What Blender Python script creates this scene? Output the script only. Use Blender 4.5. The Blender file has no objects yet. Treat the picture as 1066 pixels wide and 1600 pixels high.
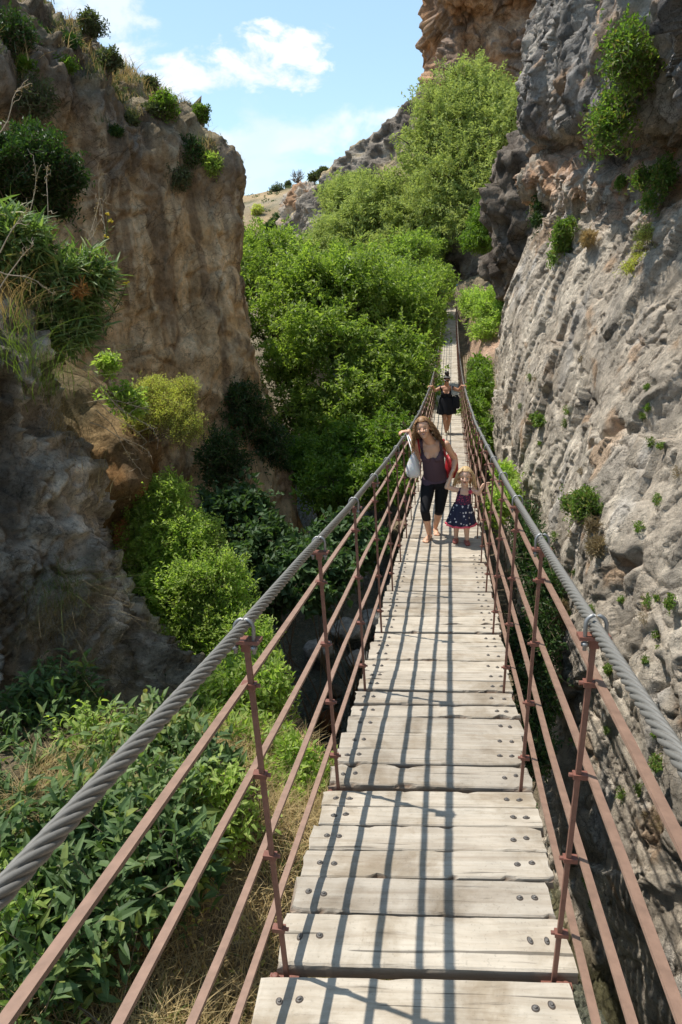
import bpy, math
import numpy as np
from mathutils import Vector, Matrix

SC = bpy.context.scene
COL = SC.collection
rng = np.random.default_rng(11)

# ------------------------------------------------------------------ camera
CF = 1067.0
CTH, CYAW, CROLL = math.radians(19), math.radians(9.46), math.radians(-2.4)
CPOS = np.array([.08, 0, 1.91])
F0 = np.array([-math.sin(CYAW)*math.cos(CTH), math.cos(CYAW)*math.cos(CTH), -math.sin(CTH)])
R0 = np.array([math.cos(CYAW), math.sin(CYAW), 0])
D0 = np.cross(F0, R0)
CR = R0*math.cos(CROLL) - D0*math.sin(CROLL)
CD = R0*math.sin(CROLL) + D0*math.cos(CROLL)


def at(px, py, y=None, z=None, x=None):
    """world point seen at a photo pixel, on the plane y=, z= or x="""
    d = F0 + (px-533)/CF*CR + (py-800)/CF*CD
    if y is not None: t = y/d[1]
    elif z is not None: t = (z-CPOS[2])/d[2]
    else: t = (x-CPOS[0])/d[0]
    return CPOS + d*t


cam = bpy.data.cameras.new('camera')
cam.sensor_fit = 'VERTICAL'; cam.sensor_height = 36; cam.sensor_width = 24
cam.lens = CF/1600*36
cam.clip_start = .05; cam.clip_end = 3000
co = bpy.data.objects.new('camera', cam); COL.objects.link(co)
m = Matrix.Identity(4)
for i in range(3):
    m[i][0] = CR[i]; m[i][1] = -CD[i]; m[i][2] = -F0[i]; m[i][3] = CPOS[i]
co.matrix_world = m
SC.camera = co
SC.view_settings.view_transform = 'Standard'; SC.view_settings.look = 'None'
SC.view_settings.exposure = EXPOSURE = 1.22; SC.view_settings.gamma = 1
SC.cycles.max_bounces = 8; SC.cycles.diffuse_bounces = 4; SC.cycles.transmission_bounces = 6
SC.cycles.transparent_max_bounces = 8; SC.cycles.caustics_reflective = False; SC.cycles.caustics_refractive = False


# ------------------------------------------------------------------ maths
_perm = np.random.default_rng(5).permutation(256).astype(np.int64)
_perm = np.concatenate([_perm, _perm, _perm])
_grad = np.random.default_rng(6).normal(size=(256, 3)); _grad /= np.linalg.norm(_grad, axis=1)[:, None]


def nrm(v):
    v = np.asarray(v, float)
    return v/(np.linalg.norm(v, axis=-1, keepdims=True)+1e-12)


def pn(p):
    p = np.asarray(p, float); i = np.floor(p).astype(np.int64); f = p-i
    i &= 255
    u = f*f*f*(f*(f*6-15)+10)
    r = 0
    for dx in (0, 1):
        wx = u[..., 0] if dx else 1-u[..., 0]
        for dy in (0, 1):
            wy = u[..., 1] if dy else 1-u[..., 1]
            for dz in (0, 1):
                wz = u[..., 2] if dz else 1-u[..., 2]
                h = _perm[_perm[_perm[(i[..., 0]+dx) & 255]+((i[..., 1]+dy) & 255)]+((i[..., 2]+dz) & 255)]
                g = _grad[h]
                r = r + wx*wy*wz*(g[..., 0]*(f[..., 0]-dx)+g[..., 1]*(f[..., 1]-dy)+g[..., 2]*(f[..., 2]-dz))
    return r*1.6


def fbm(p, o=4, lac=2.03, g=.5):
    p = np.asarray(p, float); a = 1; r = 0
    for k in range(o):
        r = r+a*pn(p+17.3*k); p = p*lac; a *= g
    return r


def ridge(p, o=4, lac=2.07, g=.5):
    p = np.asarray(p, float); a = 1; r = 0
    for k in range(o):
        r = r+a*(1-2*np.abs(pn(p+31.7*k))); p = p*lac; a *= g
    return r


def cells(p):
    """F1, F2 of a jittered lattice, plus a random value of the nearest cell"""
    p = np.asarray(p, float); i = np.floor(p).astype(np.int64)
    f1 = np.full(p.shape[:-1], 9.); f2 = f1.copy(); idv = np.zeros(p.shape[:-1])
    for dx in (-1, 0, 1):
        for dy in (-1, 0, 1):
            for dz in (-1, 0, 1):
                c = i+np.array([dx, dy, dz])
                h = _perm[_perm[_perm[c[..., 0] & 255]+(c[..., 1] & 255)]+(c[..., 2] & 255)]
                q = c+.5+.42*_grad[h]
                d = np.linalg.norm(p-q, axis=-1)
                nr = d < f1
                f2 = np.where(nr, f1, np.minimum(f2, d)); idv = np.where(nr, h/255., idv); f1 = np.where(nr, d, f1)
    return f1, f2, idv


def facets(p):
    """broken planes: every jittered cell is a plane tilted its own way"""
    p = np.asarray(p, float); i = np.floor(p).astype(np.int64)
    f1 = np.full(p.shape[:-1], 9.); val = np.zeros(p.shape[:-1])
    for dx in (-1, 0, 1):
        for dy in (-1, 0, 1):
            for dz_ in (-1, 0, 1):
                c = i+np.array([dx, dy, dz_])
                h = _perm[_perm[_perm[c[..., 0] & 255]+(c[..., 1] & 255)]+(c[..., 2] & 255)]
                e = p-(c+.5+.42*_grad[h]); d = (e*e).sum(-1); nr = d < f1
                val = np.where(nr, (e*_grad[(h*7+3) & 255]).sum(-1)+(h/255.-.5)*.5, val); f1 = np.where(nr, d, f1)
    return val


def sstep(a, b, x):
    t = np.clip((x-a)/(b-a), 0, 1)
    return t*t*(3-2*t)


# ------------------------------------------------------------------ mesh building
class MB:
    def __init__(s): s.v = []; s.f = []; s.n = 0
    def add(s, v, faces):
        """faces: list of int arrays (m,k)"""
        v = np.asarray(v, float).reshape(-1, 3)
        for fa in faces:
            fa = np.asarray(fa, np.int64)
            if len(fa): s.f.append(fa+s.n)
        s.v.append(v); s.n += len(v); return s
    def box(s, c, h, R=None):
        """centre, half sizes, rotation 3x3"""
        q = np.array([[x, y, z] for x in (-1, 1) for y in (-1, 1) for z in (-1, 1)], float)*np.asarray(h)
        if R is not None: q = q@np.asarray(R).T
        return s.add(q+np.asarray(c), [np.array([[0, 1, 3, 2], [4, 6, 7, 5], [0, 4, 5, 1], [2, 3, 7, 6], [0, 2, 6, 4], [1, 5, 7, 3]])])
    def bar(s, a, b, w, t, up=(0, 0, 1)):
        a = np.asarray(a, float); b = np.asarray(b, float); d = b-a; L = np.linalg.norm(d); d = d/L
        u = np.cross(np.asarray(up, float), d); u = u/np.linalg.norm(u); n = np.cross(d, u)
        return s.box((a+b)/2, (L/2, w/2, t/2), np.stack([d, u, n], 1))
    def tube(s, pts, rad, k=8, cap=True):
        pts = np.asarray(pts, float); n = len(pts); rad = np.broadcast_to(np.asarray(rad, float), (n,))
        tg = nrm(np.gradient(pts, axis=0))
        ref = np.array([0, 0, 1.]) if abs(tg[0, 2]) < .9 else np.array([1., 0, 0])
        u = nrm(np.cross(tg, ref)); w = np.cross(tg, u)
        a = np.arange(k)*2*math.pi/k
        v = pts[:, None]+rad[:, None, None]*(np.cos(a)[None, :, None]*u[:, None]+np.sin(a)[None, :, None]*w[:, None])
        i = np.arange(n-1)[:, None]*k; j = np.arange(k)[None]; j2 = (j+1) % k
        q = np.stack([i+j, i+j2, i+k+j2, i+k+j], -1).reshape(-1, 4)
        fs = [q]
        if cap: fs += [np.arange(k)[None, ::-1], (np.arange(k)+(n-1)*k)[None]]
        return s.add(v.reshape(-1, 3), fs)
    def lathe(s, prof, c=(0, 0, 0), k=16, R=None, sx=1, sy=1):
        prof = np.asarray(prof, float); a = np.arange(k)*2*math.pi/k
        v = np.stack([prof[:, None, 0]*np.cos(a)*sx, prof[:, None, 0]*np.sin(a)*sy, np.repeat(prof[:, 1:2], k, 1)], -1).reshape(-1, 3)
        if R is not None: v = v@np.asarray(R).T
        n = len(prof); i = np.arange(n-1)[:, None]*k; j = np.arange(k)[None]; j2 = (j+1) % k
        q = np.stack([i+j, i+j2, i+k+j2, i+k+j], -1).reshape(-1, 4)
        return s.add(v+np.asarray(c), [q, np.arange(k)[None, ::-1], (np.arange(k)+(n-1)*k)[None]])
    def mesh(s, name, smooth=False, attrs=None):
        v = np.concatenate(s.v) if s.v else np.zeros((0, 3))
        me = bpy.data.meshes.new(name)
        me.vertices.add(len(v)); me.vertices.foreach_set('co', v.astype(np.float32).ravel())
        loops = np.concatenate([f.ravel() for f in s.f]); tot = np.concatenate([np.full(len(f), f.shape[1]) for f in s.f])
        me.loops.add(len(loops)); me.loops.foreach_set('vertex_index', loops.astype(np.int32))
        st = np.concatenate([[0], np.cumsum(tot)[:-1]])
        me.polygons.add(len(tot)); me.polygons.foreach_set('loop_start', st.astype(np.int32)); me.polygons.foreach_set('loop_total', tot.astype(np.int32))
        me.polygons.foreach_set('use_smooth', np.full(len(tot), bool(smooth)))
        for k, a in (attrs or {}).items():
            a = np.asarray(a, np.float32)
            if a.ndim == 1: at_ = me.attributes.new(k, 'FLOAT', 'POINT'); at_.data.foreach_set('value', a)
            else:
                at_ = me.attributes.new(k, 'FLOAT_COLOR', 'POINT')
                at_.data.foreach_set('color', np.concatenate([a, np.ones((len(a), 1), np.float32)], 1).ravel())
        me.update(calc_edges=True); me.validate()
        return me
    def build(s, name, mat, parent=None, smooth=False, attrs=None):
        me = s.mesh(name, smooth, attrs); return link(name, me, mat, parent)


def link(name, me, mat=None, parent=None):
    if mat is not None and not me.materials: me.materials.append(mat)
    o = bpy.data.objects.new(name, me); COL.objects.link(o)
    if parent is not None: o.parent = parent
    return o


def empty(name, loc=(0, 0, 0), rz=0):
    o = bpy.data.objects.new(name, None); COL.objects.link(o); o.location = loc; o.rotation_euler = (0, 0, rz)
    o.empty_display_size = .1
    return o


def tag(o, label=None, cat=None, group=None, kind=None):
    if label: o['label'] = label
    if cat: o['category'] = cat
    if group: o['group'] = group
    if kind: o['kind'] = kind
    return o


def dup(o, parent=None):
    c = o.copy(); COL.objects.link(c)
    if parent is not None: c.parent = parent
    for ch in o.children: dup(ch, c)
    return c


# ------------------------------------------------------------------ materials
def mat(name):
    m = bpy.data.materials.new(name); m.use_nodes = True
    nt = m.node_tree; b = nt.nodes['Principled BSDF']
    return m, nt, b


def N(nt, t, **kw):
    n = nt.nodes.new(t)
    for k, v in kw.items():
        if k in n.inputs: n.inputs[k].default_value = v
        else: setattr(n, k, v)
    return n


def noise(nt, scale, detail=4, rough=.55, vec=None, dist=0):
    n = N(nt, 'ShaderNodeTexNoise'); n.inputs['Scale'].default_value = scale; n.inputs['Detail'].default_value = detail
    n.inputs['Roughness'].default_value = rough; n.inputs['Distortion'].default_value = dist
    if vec is not None: nt.links.new(vec, n.inputs['Vector'])
    return n.outputs['Fac']


def ramp(nt, fac, stops):
    r = N(nt, 'ShaderNodeValToRGB'); e = r.color_ramp.elements
    while len(e) < len(stops): e.new(.5)
    for el, (p, c) in zip(e, stops):
        el.position = p; el.color = (*c, 1) if not np.isscalar(c) else (c, c, c, 1)
    nt.links.new(fac, r.inputs[0]); return r.outputs[0]


def mixc(nt, fac, a, b, mode='MIX'):
    n = N(nt, 'ShaderNodeMix', data_type='RGBA', blend_type=mode)
    for s, v in ((0, fac), (6, a), (7, b)):
        if hasattr(v, 'links') or hasattr(v, 'node'): nt.links.new(v, n.inputs[s])
        elif s == 0: n.inputs[0].default_value = v
        else: n.inputs[s].default_value = (*v, 1)
    return n.outputs[2]


def objco(nt, scale=(1, 1, 1), rot=(0, 0, 0), src='Object'):
    t = N(nt, 'ShaderNodeTexCoord'); mp = N(nt, 'ShaderNodeMapping')
    mp.inputs['Scale'].default_value = scale; mp.inputs['Rotation'].default_value = rot
    nt.links.new(t.outputs[src], mp.inputs['Vector']); return mp.outputs[0]


def bump(nt, b, h, strength=.5, dist=.02, prev=None):
    n = N(nt, 'ShaderNodeBump'); n.inputs['Strength'].default_value = strength; n.inputs['Distance'].default_value = dist
    nt.links.new(h, n.inputs['Height'])
    if prev is not None: nt.links.new(prev, n.inputs['Normal'])
    if b is not None: nt.links.new(n.outputs[0], b.inputs['Normal'])
    return n.outputs[0]


def plain(name, col, rough=.6, metal=0., var=.25, scale=30, bmp=.0, spec=.4):
    m, nt, b = mat(name)
    v = objco(nt); f = noise(nt, scale, 4, .6, v)
    c = mixc(nt, f, tuple(x*(1-var) for x in col), tuple(min(1, x*(1+var)) for x in col))
    nt.links.new(c, b.inputs['Base Color']); b.inputs['Roughness'].default_value = rough; b.inputs['Metallic'].default_value = metal
    b.inputs['Specular IOR Level'].default_value = spec
    if bmp: bump(nt, b, f, bmp, .01)
    return m


def leafmat(name, c1, c2, trans=.45, rough=.55, spec=.3, tcol=None, dead=None):
    """c1..c2 : colour range over the leaves of the plant"""
    m, nt, b = mat(name)
    g = N(nt, 'ShaderNodeNewGeometry')
    r = g.outputs['Random Per Island']
    stops = [(0, c1), (.85, c2)]
    if dead: stops.append((.97, dead))
    c = ramp(nt, r, stops)
    big = noise(nt, 1.3, 2, .5, objco(nt))
    k = ramp(nt, big, [(.3, .72), (.7, 1.18)])
    c = mixc(nt, 1.0, c, k, 'MULTIPLY')
    nt.links.new(c, b.inputs['Base Color']); b.inputs['Roughness'].default_value = rough
    b.inputs['Specular IOR Level'].default_value = spec
    tr = N(nt, 'ShaderNodeBsdfTranslucent')
    tc = mixc(nt, 1.0, c, tcol or (1.5, 1.7, .7), 'MULTIPLY'); nt.links.new(tc, tr.inputs['Color'])
    mx = N(nt, 'ShaderNodeMixShader'); mx.inputs[0].default_value = trans
    nt.links.new(b.outputs[0], mx.inputs[1]); nt.links.new(tr.outputs[0], mx.inputs[2])
    nt.links.new(mx.outputs[0], nt.nodes['Material Output'].inputs[0])
    return m


def rockmat(name, bscale=1., bstr=.6, streak=None, grain=.35, dip=None):
    """albedo from the 'stain' attribute, broken up by grain, pits, seams and cracks; bump at several scales"""
    m, nt, b = mat(name)
    a = N(nt, 'ShaderNodeAttribute'); a.attribute_name = 'stain'
    v = objco(nt, (1, 1, 1) if streak is None else streak)
    v0 = objco(nt)
    vd = objco(nt, (1, 1, 1), dip) if dip else v0
    mp = N(nt, 'ShaderNodeMapping'); mp.inputs['Scale'].default_value = (1, .32, 1.25) if dip else (1, 1, 1); nt.links.new(vd, mp.inputs[0]); vd = mp.outputs[0]
    f0 = noise(nt, 4.2*bscale, 9, .72, v0, .3)
    f1 = noise(nt, 13*bscale, 8, .74, vd, .4); f2 = noise(nt, 55*bscale, 5, .7, v0); f3 = noise(nt, 2.2*bscale, 7, .66, v)
    def cracks(sc_, w_):
        vo = N(nt, 'ShaderNodeTexVoronoi'); vo.inputs['Scale'].default_value = sc_; vo.feature = 'DISTANCE_TO_EDGE'
        nt.links.new(mixc(nt, .55, vd, noise(nt, 2.5*bscale, 6, .7, v0), 'ADD'), vo.inputs['Vector'])
        return ramp(nt, vo.outputs['Distance'], [(0, 0), (w_, 1)])
    cr1 = cracks(1.5*bscale, .016); cr2 = cracks(5.5*bscale, .03)
    gate = ramp(nt, noise(nt, 1.3*bscale, 3, .6, v0), [(.46, 1), (.56, 0)])
    cr = N(nt, 'ShaderNodeMath', operation='MAXIMUM'); nt.links.new(mixc(nt, 1, cr1, cr2, 'DARKEN'), cr.inputs[0]); nt.links.new(gate, cr.inputs[1])
    k1 = ramp(nt, f1, [(.28, 1-grain*1.5), (.47, .97), (.55, 1.03), (.75, 1+grain)])
    k0 = ramp(nt, f0, [(.30, .72), (.5, 1), (.7, 1.2)])
    k2 = ramp(nt, f3, [(.32, .68), (.5, 1), (.7, 1.25)])
    pit = ramp(nt, f2, [(.34, .35), (.45, 1), (.62, 1), (.75, 1.25)])
    c = mixc(nt, 1, a.outputs['Color'], k1, 'MULTIPLY'); c = mixc(nt, 1, c, k2, 'MULTIPLY'); c = mixc(nt, .9, c, k0, 'MULTIPLY'); c = mixc(nt, .75, c, pit, 'MULTIPLY')
    c = mixc(nt, .62, c, cr.outputs[0], 'MULTIPLY')
    nt.links.new(c, b.inputs['Base Color']); b.inputs['Roughness'].default_value = .95; b.inputs['Specular IOR Level'].default_value = .1
    n1 = bump(nt, None, f3, bstr*.8, .25/bscale)
    n2 = bump(nt, None, cr.outputs[0], bstr*.7, .05/bscale, n1)
    n3 = bump(nt, None, f0, bstr*1.1, .16/bscale, n2)
    n4 = bump(nt, None, f1, bstr*1.2, .07/bscale, n3)
    bump(nt, b, f2, bstr, .018/bscale, n4)
    return m


def woodmat(name):
    m, nt, b = mat(name)
    oi = N(nt, 'ShaderNodeObjectInfo')
    t = N(nt, 'ShaderNodeTexCoord')
    add = N(nt, 'ShaderNodeVectorMath', operation='ADD'); nt.links.new(t.outputs['Object'], add.inputs[0])
    sc_ = N(nt, 'ShaderNodeVectorMath', operation='SCALE'); sc_.inputs[3].default_value = 1
    cmb = N(nt, 'ShaderNodeCombineXYZ')
    mul = N(nt, 'ShaderNodeMath', operation='MULTIPLY'); mul.inputs[1].default_value = 37.0; nt.links.new(oi.outputs['Random'], mul.inputs[0])
    for k in range(3): nt.links.new(mul.outputs[0], cmb.inputs[k])
    nt.links.new(cmb.outputs[0], add.inputs[1])
    mp = N(nt, 'ShaderNodeMapping'); mp.inputs['Scale'].default_value = (1.1, 26, 26); nt.links.new(add.outputs[0], mp.inputs[0])
    mp2 = N(nt, 'ShaderNodeMapping'); mp2.inputs['Scale'].default_value = (.9, 9, 9); nt.links.new(add.outputs[0], mp2.inputs[0])
    g = noise(nt, 3.2, 6, .65, mp.outputs[0], .6); g2 = noise(nt, 2.2, 4, .6, mp2.outputs[0], 1.2)
    blot = noise(nt, 5, 4, .6, add.outputs[0])
    base = ramp(nt, g2, [(.25, (.36, .305, .24)), (.55, (.465, .415, .345)), (.8, (.52, .475, .405))])
    line = ramp(nt, g, [(.27, .38), (.40, .93), (.6, 1.0), (.8, 1.06)])
    c = mixc(nt, .85, base, line, 'MULTIPLY')
    mp3 = N(nt, 'ShaderNodeMapping'); mp3.inputs['Scale'].default_value = (1.0, 34, 30); nt.links.new(add.outputs[0], mp3.inputs[0])
    ck = ramp(nt, noise(nt, 1.0, 3, .55, mp3.outputs[0], .9), [(.655, 1), (.69, .22)]); c = mixc(nt, .8, c, ck, 'MULTIPLY')
    dirt = ramp(nt, noise(nt, 2.6, 6, .7, add.outputs[0], .4), [(.35, (.62, .56, .48)), (.52, (1, 1, 1)), (.8, (1.06, 1.05, 1.04))]); c = mixc(nt, .75, c, dirt, 'MULTIPLY')
    spk = ramp(nt, noise(nt, 90, 3, .6, add.outputs[0]), [(.30, .6), (.40, 1)]); c = mixc(nt, .5, c, spk, 'MULTIPLY')
    k = ramp(nt, blot, [(.3, .82), (.6, 1.05)]); c = mixc(nt, 1, c, k, 'MULTIPLY')
    vr = ramp(nt, oi.outputs['Random'], [(0, (.84, .83, .82)), (.5, (1, .985, .96)), (1, (1.1, 1.09, 1.06))]); c = mixc(nt, 1, c, vr, 'MULTIPLY')
    # worn, splintered sides are darker wood under the bleached skin
    geo = N(nt, 'ShaderNodeNewGeometry')
    pa = N(nt, 'ShaderNodeAttribute'); pa.attribute_name = 'raw'
    c = mixc(nt, pa.outputs['Fac'], c, mixc(nt, .8, (.20, .13, .085), line, 'MULTIPLY'))
    nt.links.new(c, b.inputs['Base Color']); b.inputs['Roughness'].default_value = .8; b.inputs['Specular IOR Level'].default_value = .2
    n1 = bump(nt, None, g, .5, .006); bump(nt, b, g2, .3, .01, n1)
    return m


M = {}
M['wood'] = woodmat('weathered_wood')
M['rust'] = plain('red_oxide_steel', (.20, .095, .065), .65, .0, .45, 30, .25)
M['bar'] = plain('faded_red_oxide', (.255, .158, .112), .6, .0, .45, 24, .2, .5)
M['clamp'] = plain('red_steel_plate', (.20, .080, .055), .5, .0, .3, 50, .2)
M['steel'] = plain('galvanised_steel', (.30, .295, .285), .48, .6, .15, 40)
M['steel_recess_shade'] = plain('dark_steel_recess_shade', (.10, .08, .065), .5, .5, .4, 80)
M['cable'] = plain('cable_steel', (.185, .175, .155), .55, .15, .22, 120, .0, .4)
M['bark'] = plain('bark', (.075, .058, .043), .9, 0, .5, 9, .8, .1)
M['twig'] = plain('twig', (.16, .12, .08), .9, 0, .4, 30, .2, .1)
M['dry_stem'] = plain('dry_stem', (.42, .34, .24), .85, 0, .3, 40, 0, .1)
# ------------------------------------------------------------------ the suspension bridge
Y0, DD, YE = 1.68, 1.084, 57.4


def dz(y): return -.1797*y+.0029*y*y
def slope(y): return -.1797+.0058*y
def skew(y): return .1*np.exp(-np.maximum(0, np.asarray(y, float)-1.7)/6)
def DK(x, y, h=0.):
    x = np.asarray(x, float); y = np.asarray(y, float)
    return np.stack(np.broadcast_arrays(x, y+skew(y)*x-.02, dz(y)+h+0*x), -1)


bridge = empty('suspension_bridge', (0, 0, 0))
tag(bridge, 'narrow suspension footbridge of bleached planks between twisted steel cables and red rails', 'bridge')
bridge_parts_parent = bridge


def plank_mesh(seed, w):
    r = np.random.default_rng(seed)
    n = 44; L = .995+r.uniform(-.015, .012)
    x = np.linspace(-L/2, L/2, n)
    T = .052
    prof = [(-.5, -.006, 0), (-.47, 0, 0), (-.2, .0, 0), (.1, .0, 0), (.3, 0, 0), (.47, 0, 0), (.5, -.006, 0), (.5, -.022, 1), (.5, -T, 1), (-.5, -T, 1), (-.5, -.022, 1)]
    k = len(prof)
    v = np.zeros((n, k, 3)); raw = np.zeros((n, k))
    q = np.stack([x*3.1, x*0+seed*7.7, x*0], -1)
    ea = np.clip(fbm(q*2.2, 4)-.12, 0, 1)*.026*r.choice([.3, .6, 1.5]); eb = np.clip(fbm(q*2.2+50, 4)-.12, 0, 1)*.028*r.choice([.2, .6, 1.4])
    wav = fbm(q*.8+9, 3)*.0018
    cup = r.uniform(-.004, .004)
    for j, (a, z, rw) in enumerate(prof):
        e = np.where(a < 0, ea, -eb)*(1 if abs(a) > .46 else .25 if abs(a) > .3 else 0)
        if z < -.02: e = e*.4
        v[:, j, 0] = x; v[:, j, 1] = a*w+e+wav*(abs(a) > .46)
        v[:, j, 2] = z+cup*(a*2)**2*(z > -.04)+(.0018*fbm(np.stack([x*6, x*0+a*3, x*0+seed], -1), 3) if z > -.02 else 0)
        if j in (0, 6):
            chip = np.clip((ea if a < 0 else eb)-.004, 0, 1)*1.2; v[:, j, 2] -= chip; raw[:, j] = sstep(.002, .008, chip)
        raw[:, j] = np.maximum(raw[:, j], rw*.55 if z > -.03 else rw*.8)
    v[0, :, 0] += .004*r.normal(size=k); v[-1, :, 0] += .004*r.normal(size=k)
    i = np.arange(n-1)[:, None]*k; j = np.arange(k)[None]; j2 = (j+1) % k
    mb = MB(); mb.add(v.reshape(-1, 3), [np.stack([i+j, i+j2, i+k+j2, i+k+j], -1).reshape(-1, 4), np.arange(k)[None, ::-1], (np.arange(k)+(n-1)*k)[None]])
    me = mb.mesh('plank', False, {'raw': raw.ravel()}); me.materials.append(M['wood'])
    return me, v.reshape(-1, 3), mb.f, raw.ravel()


M['bolt'] = plain('bolt_steel', (.20, .185, .17), .5, .6, .3, 200)
bolt_mb = MB(); bolt_mb.lathe([(.0185, -.004), (.0185, .0012), (.0165, .0016), (.001, .0016)], k=20); nb0 = sum(len(f) for f in bolt_mb.f)  # dark disc colour stands in for the shade of a counterbore round the nut
bolt_mb.lathe([(.0135, .0012), (.0135, .0035), (.009, .0040), (.001, .0040)], k=18)
bolt_mb.lathe([(.0085, .003), (.0085, .011), (.007, .012), (.001, .012)], k=6)
bolt_me = bolt_mb.mesh('bolt'); bolt_me.materials.append(M['steel_recess_shade']); bolt_me.materials.append(M['bolt'])
for i_, p_ in enumerate(bolt_me.polygons): p_.material_index = 0 if i_ < nb0 else 1

pr = np.random.default_rng(3)
WID = .1665
variants = [plank_mesh(100+i, WID) for i in range(16)]
rest = MB(); rest_raw = []
cnt = 0
proto_bolts = None
for k in range(-2, 52):
    ws = pr.uniform(.8, 1.2, 6)
    if k == 0: ws = np.array([1.45, 1.15, 1.0, 1.0, .85, .8])
    if k == -1: ws = np.array([1, 1, 1, 1, 1.0, 1.22])
    gap = .042
    tot = DD-gap; ws = ws/ws.sum()*tot
    y = Y0+k*DD+gap/2
    for i in range(6):
        yc = y+ws[i]/2; y += ws[i]
        if yc > YE: break
        me, vv, ff, raw = variants[pr.integers(len(variants))]
        sy = (ws[i]-.005)/WID
        sl = slope(yc); ax = math.atan(sl)+pr.normal()*.006
        rz = float(skew(yc))+pr.normal()*.004
        loc = (pr.normal()*.006, yc-.02, float(dz(yc))+pr.normal()*.0025)
        flip = pr.integers(2)
        rot = Matrix.Rotation(rz, 4, 'Z')@Matrix.Rotation(ax, 4, 'X')@Matrix.Rotation(pr.normal()*.004, 4, 'Y')
        if flip: rot = rot@Matrix.Rotation(math.pi, 4, 'Z')
        mw = Matrix.Translation(loc)@rot@Matrix.Diagonal((1, sy, 1, 1))
        if cnt < 100 and yc > 1.15:
            p = link('plank', me, None, bridge); p.matrix_local = mw; cnt += 1
            if yc < 7.5:
                for bx in (-.435, -.375, .375, .435):
                    b = link('bolt', bolt_me, None, p)
                    b.location = (bx+pr.normal()*.004, pr.normal()*.006, .0005); b.scale = (.72, .72/sy, .75); b.rotation_euler = (0, 0, pr.uniform(0, 6))
        else:
            R_ = np.array(mw.to_3x3()); rest.add(vv@R_.T+np.array(loc), [f for f in ff]); rest_raw.append(raw)
o = rest.build('planks', M['wood'], bridge, attrs={'raw': np.concatenate(rest_raw)}); o['kind'] = 'stuff'

# hangers ------------------------------------------------------
HC = 1.294                                   # cable above the deck
BARS = [1.11, .80, .49, .185]
XC, XB, XF = .474, .497, .442


def rot_to(d, up=(0, 0, 1)):
    d = nrm(d); u = nrm(np.cross(up, d)); return np.stack([d, u, np.cross(d, u)], 1)


def ubolt(R, s):
    mb = MB(); a = np.linspace(0, math.pi, 13)
    arc = np.stack([.027*np.cos(a), 0*a, .003+.027*np.sin(a)], -1)
    pts = np.concatenate([[[.027, 0, -.07]], arc, [[-.027, 0, -.07]]])
    mb.tube(pts@R.T, .0055, 10)
    for q in (-1, 1):
        mb.lathe([(.010, -.048), (.010, -.058)], k=6, R=R, c=(R@np.array([.027*q, 0, 0])))
    return mb


for k in range(0, 50):
    y = Y0+k*DD
    for s in (-1, 1):
        foot = DK(s*XF, y, -.055); top = DK(s*XC, y, HC-.045); top[1] = foot[1]+pr.normal()*.01
        org = foot
        mb = MB(); mb.bar((0, 0, 0), top-org, .0145, .0145, (0, 1, 0))
        h = None
        simple = k > 14
        ax_ = np.array([1, 0, 0]); cdir = nrm(np.array([0, 1, slope(y)])); Rc = np.stack([np.array([1, 0, 0]), cdir, nrm(np.cross([1, 0, 0], cdir))], 1)
        pl = MB(); pl.box(top-org+[0, 0, .006], (.042, .024, .005), Rc); pl.box(top-org+[0, 0, -.012], (.013, .013, .012))
        ub = ubolt(Rc, s)
        ub.v = [v_+(DK(s*XC, y, HC)-org) for v_ in ub.v]
        ft = MB(); ft.box((s*.012, 0, .004), (.05, .018, .005)); ft.lathe([(.014, .008), (.014, .02), (.009, .026), (.001, .027)], (s*.042, 0, 0), 10)
        clips = []
        for hb in BARS:
            t = (hb+.055)/(HC+.01); pos = (top-org)*t; c = MB()
            c.box(pos+[s*.006, 0, 0], (.021, .012, .008)); c.lathe([(.0065, -.026), (.0065, .026)], pos+[0, 0, -.0], 8, np.array([[0, 0, 1], [0, 1, 0], [-1, 0, 0]]))
            clips.append(c)
        if simple:
            for q in (pl, ft, *clips):
                for v_ in q.v: pass
                mb.add(np.concatenate(q.v), q.f)
            n0 = sum(len(f) for f in mb.f)
            mb.add(np.concatenate(ub.v), ub.f)
            h = mb.build('hanger', M['rust'], bridge); h.location = org; h.data.materials.append(M['steel'])
            for p_ in h.data.polygons[n0:]: p_.material_index = 1
        else:
            h = mb.build('hanger', M['rust'], bridge); h.location = org
            pl.build('clamp_plate', M['clamp'], h); ub.build('u_bolt', M['steel'], h, True); ft.build('foot_plate', M['clamp'], h)
            for c in clips: c.build('rail_clip', M['clamp'], h)

# rails: rolled angle bars
ys = np.concatenate([np.arange(-1.2, 12, DD/3), np.arange(12.2, YE+.4, DD/2)])
for s in (-1, 1):
    for hb in BARS:
        r_ = np.random.default_rng(int(hb*100)+s+5)
        c = DK(s*XB, ys, hb); c[:, 2] += np.interp(ys, np.arange(-2, 70, DD), r_.normal(size=len(np.arange(-2, 70, DD)))*.007)
        c[:, 0] += np.interp(ys, np.arange(-2, 70, DD), r_.normal(size=len(np.arange(-2, 70, DD)))*.006)
        prof = np.array([[-.0125, .0042], [.0125, .0042], [.0125, -.0042], [-.0125, -.0042]])
        ca, sa = math.cos(.22), math.sin(.22)*s
        prof = prof@np.array([[ca, -sa], [sa, ca]])
        k = len(prof); v = c[:, None]+np.stack([prof[:, 0], 0*prof[:, 0], prof[:, 1]], -1)[None]
        n = len(c); i = np.arange(n-1)[:, None]*k; j = np.arange(k)[None]; j2 = (j+1) % k
        mb = MB(); q = np.stack([i+j, i+j2, i+k+j2, i+k+j], -1).reshape(-1, 4)
        mb.add(v.reshape(-1, 3), [q])
        mb.build('rail_bar', M['bar'], bridge)

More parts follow.
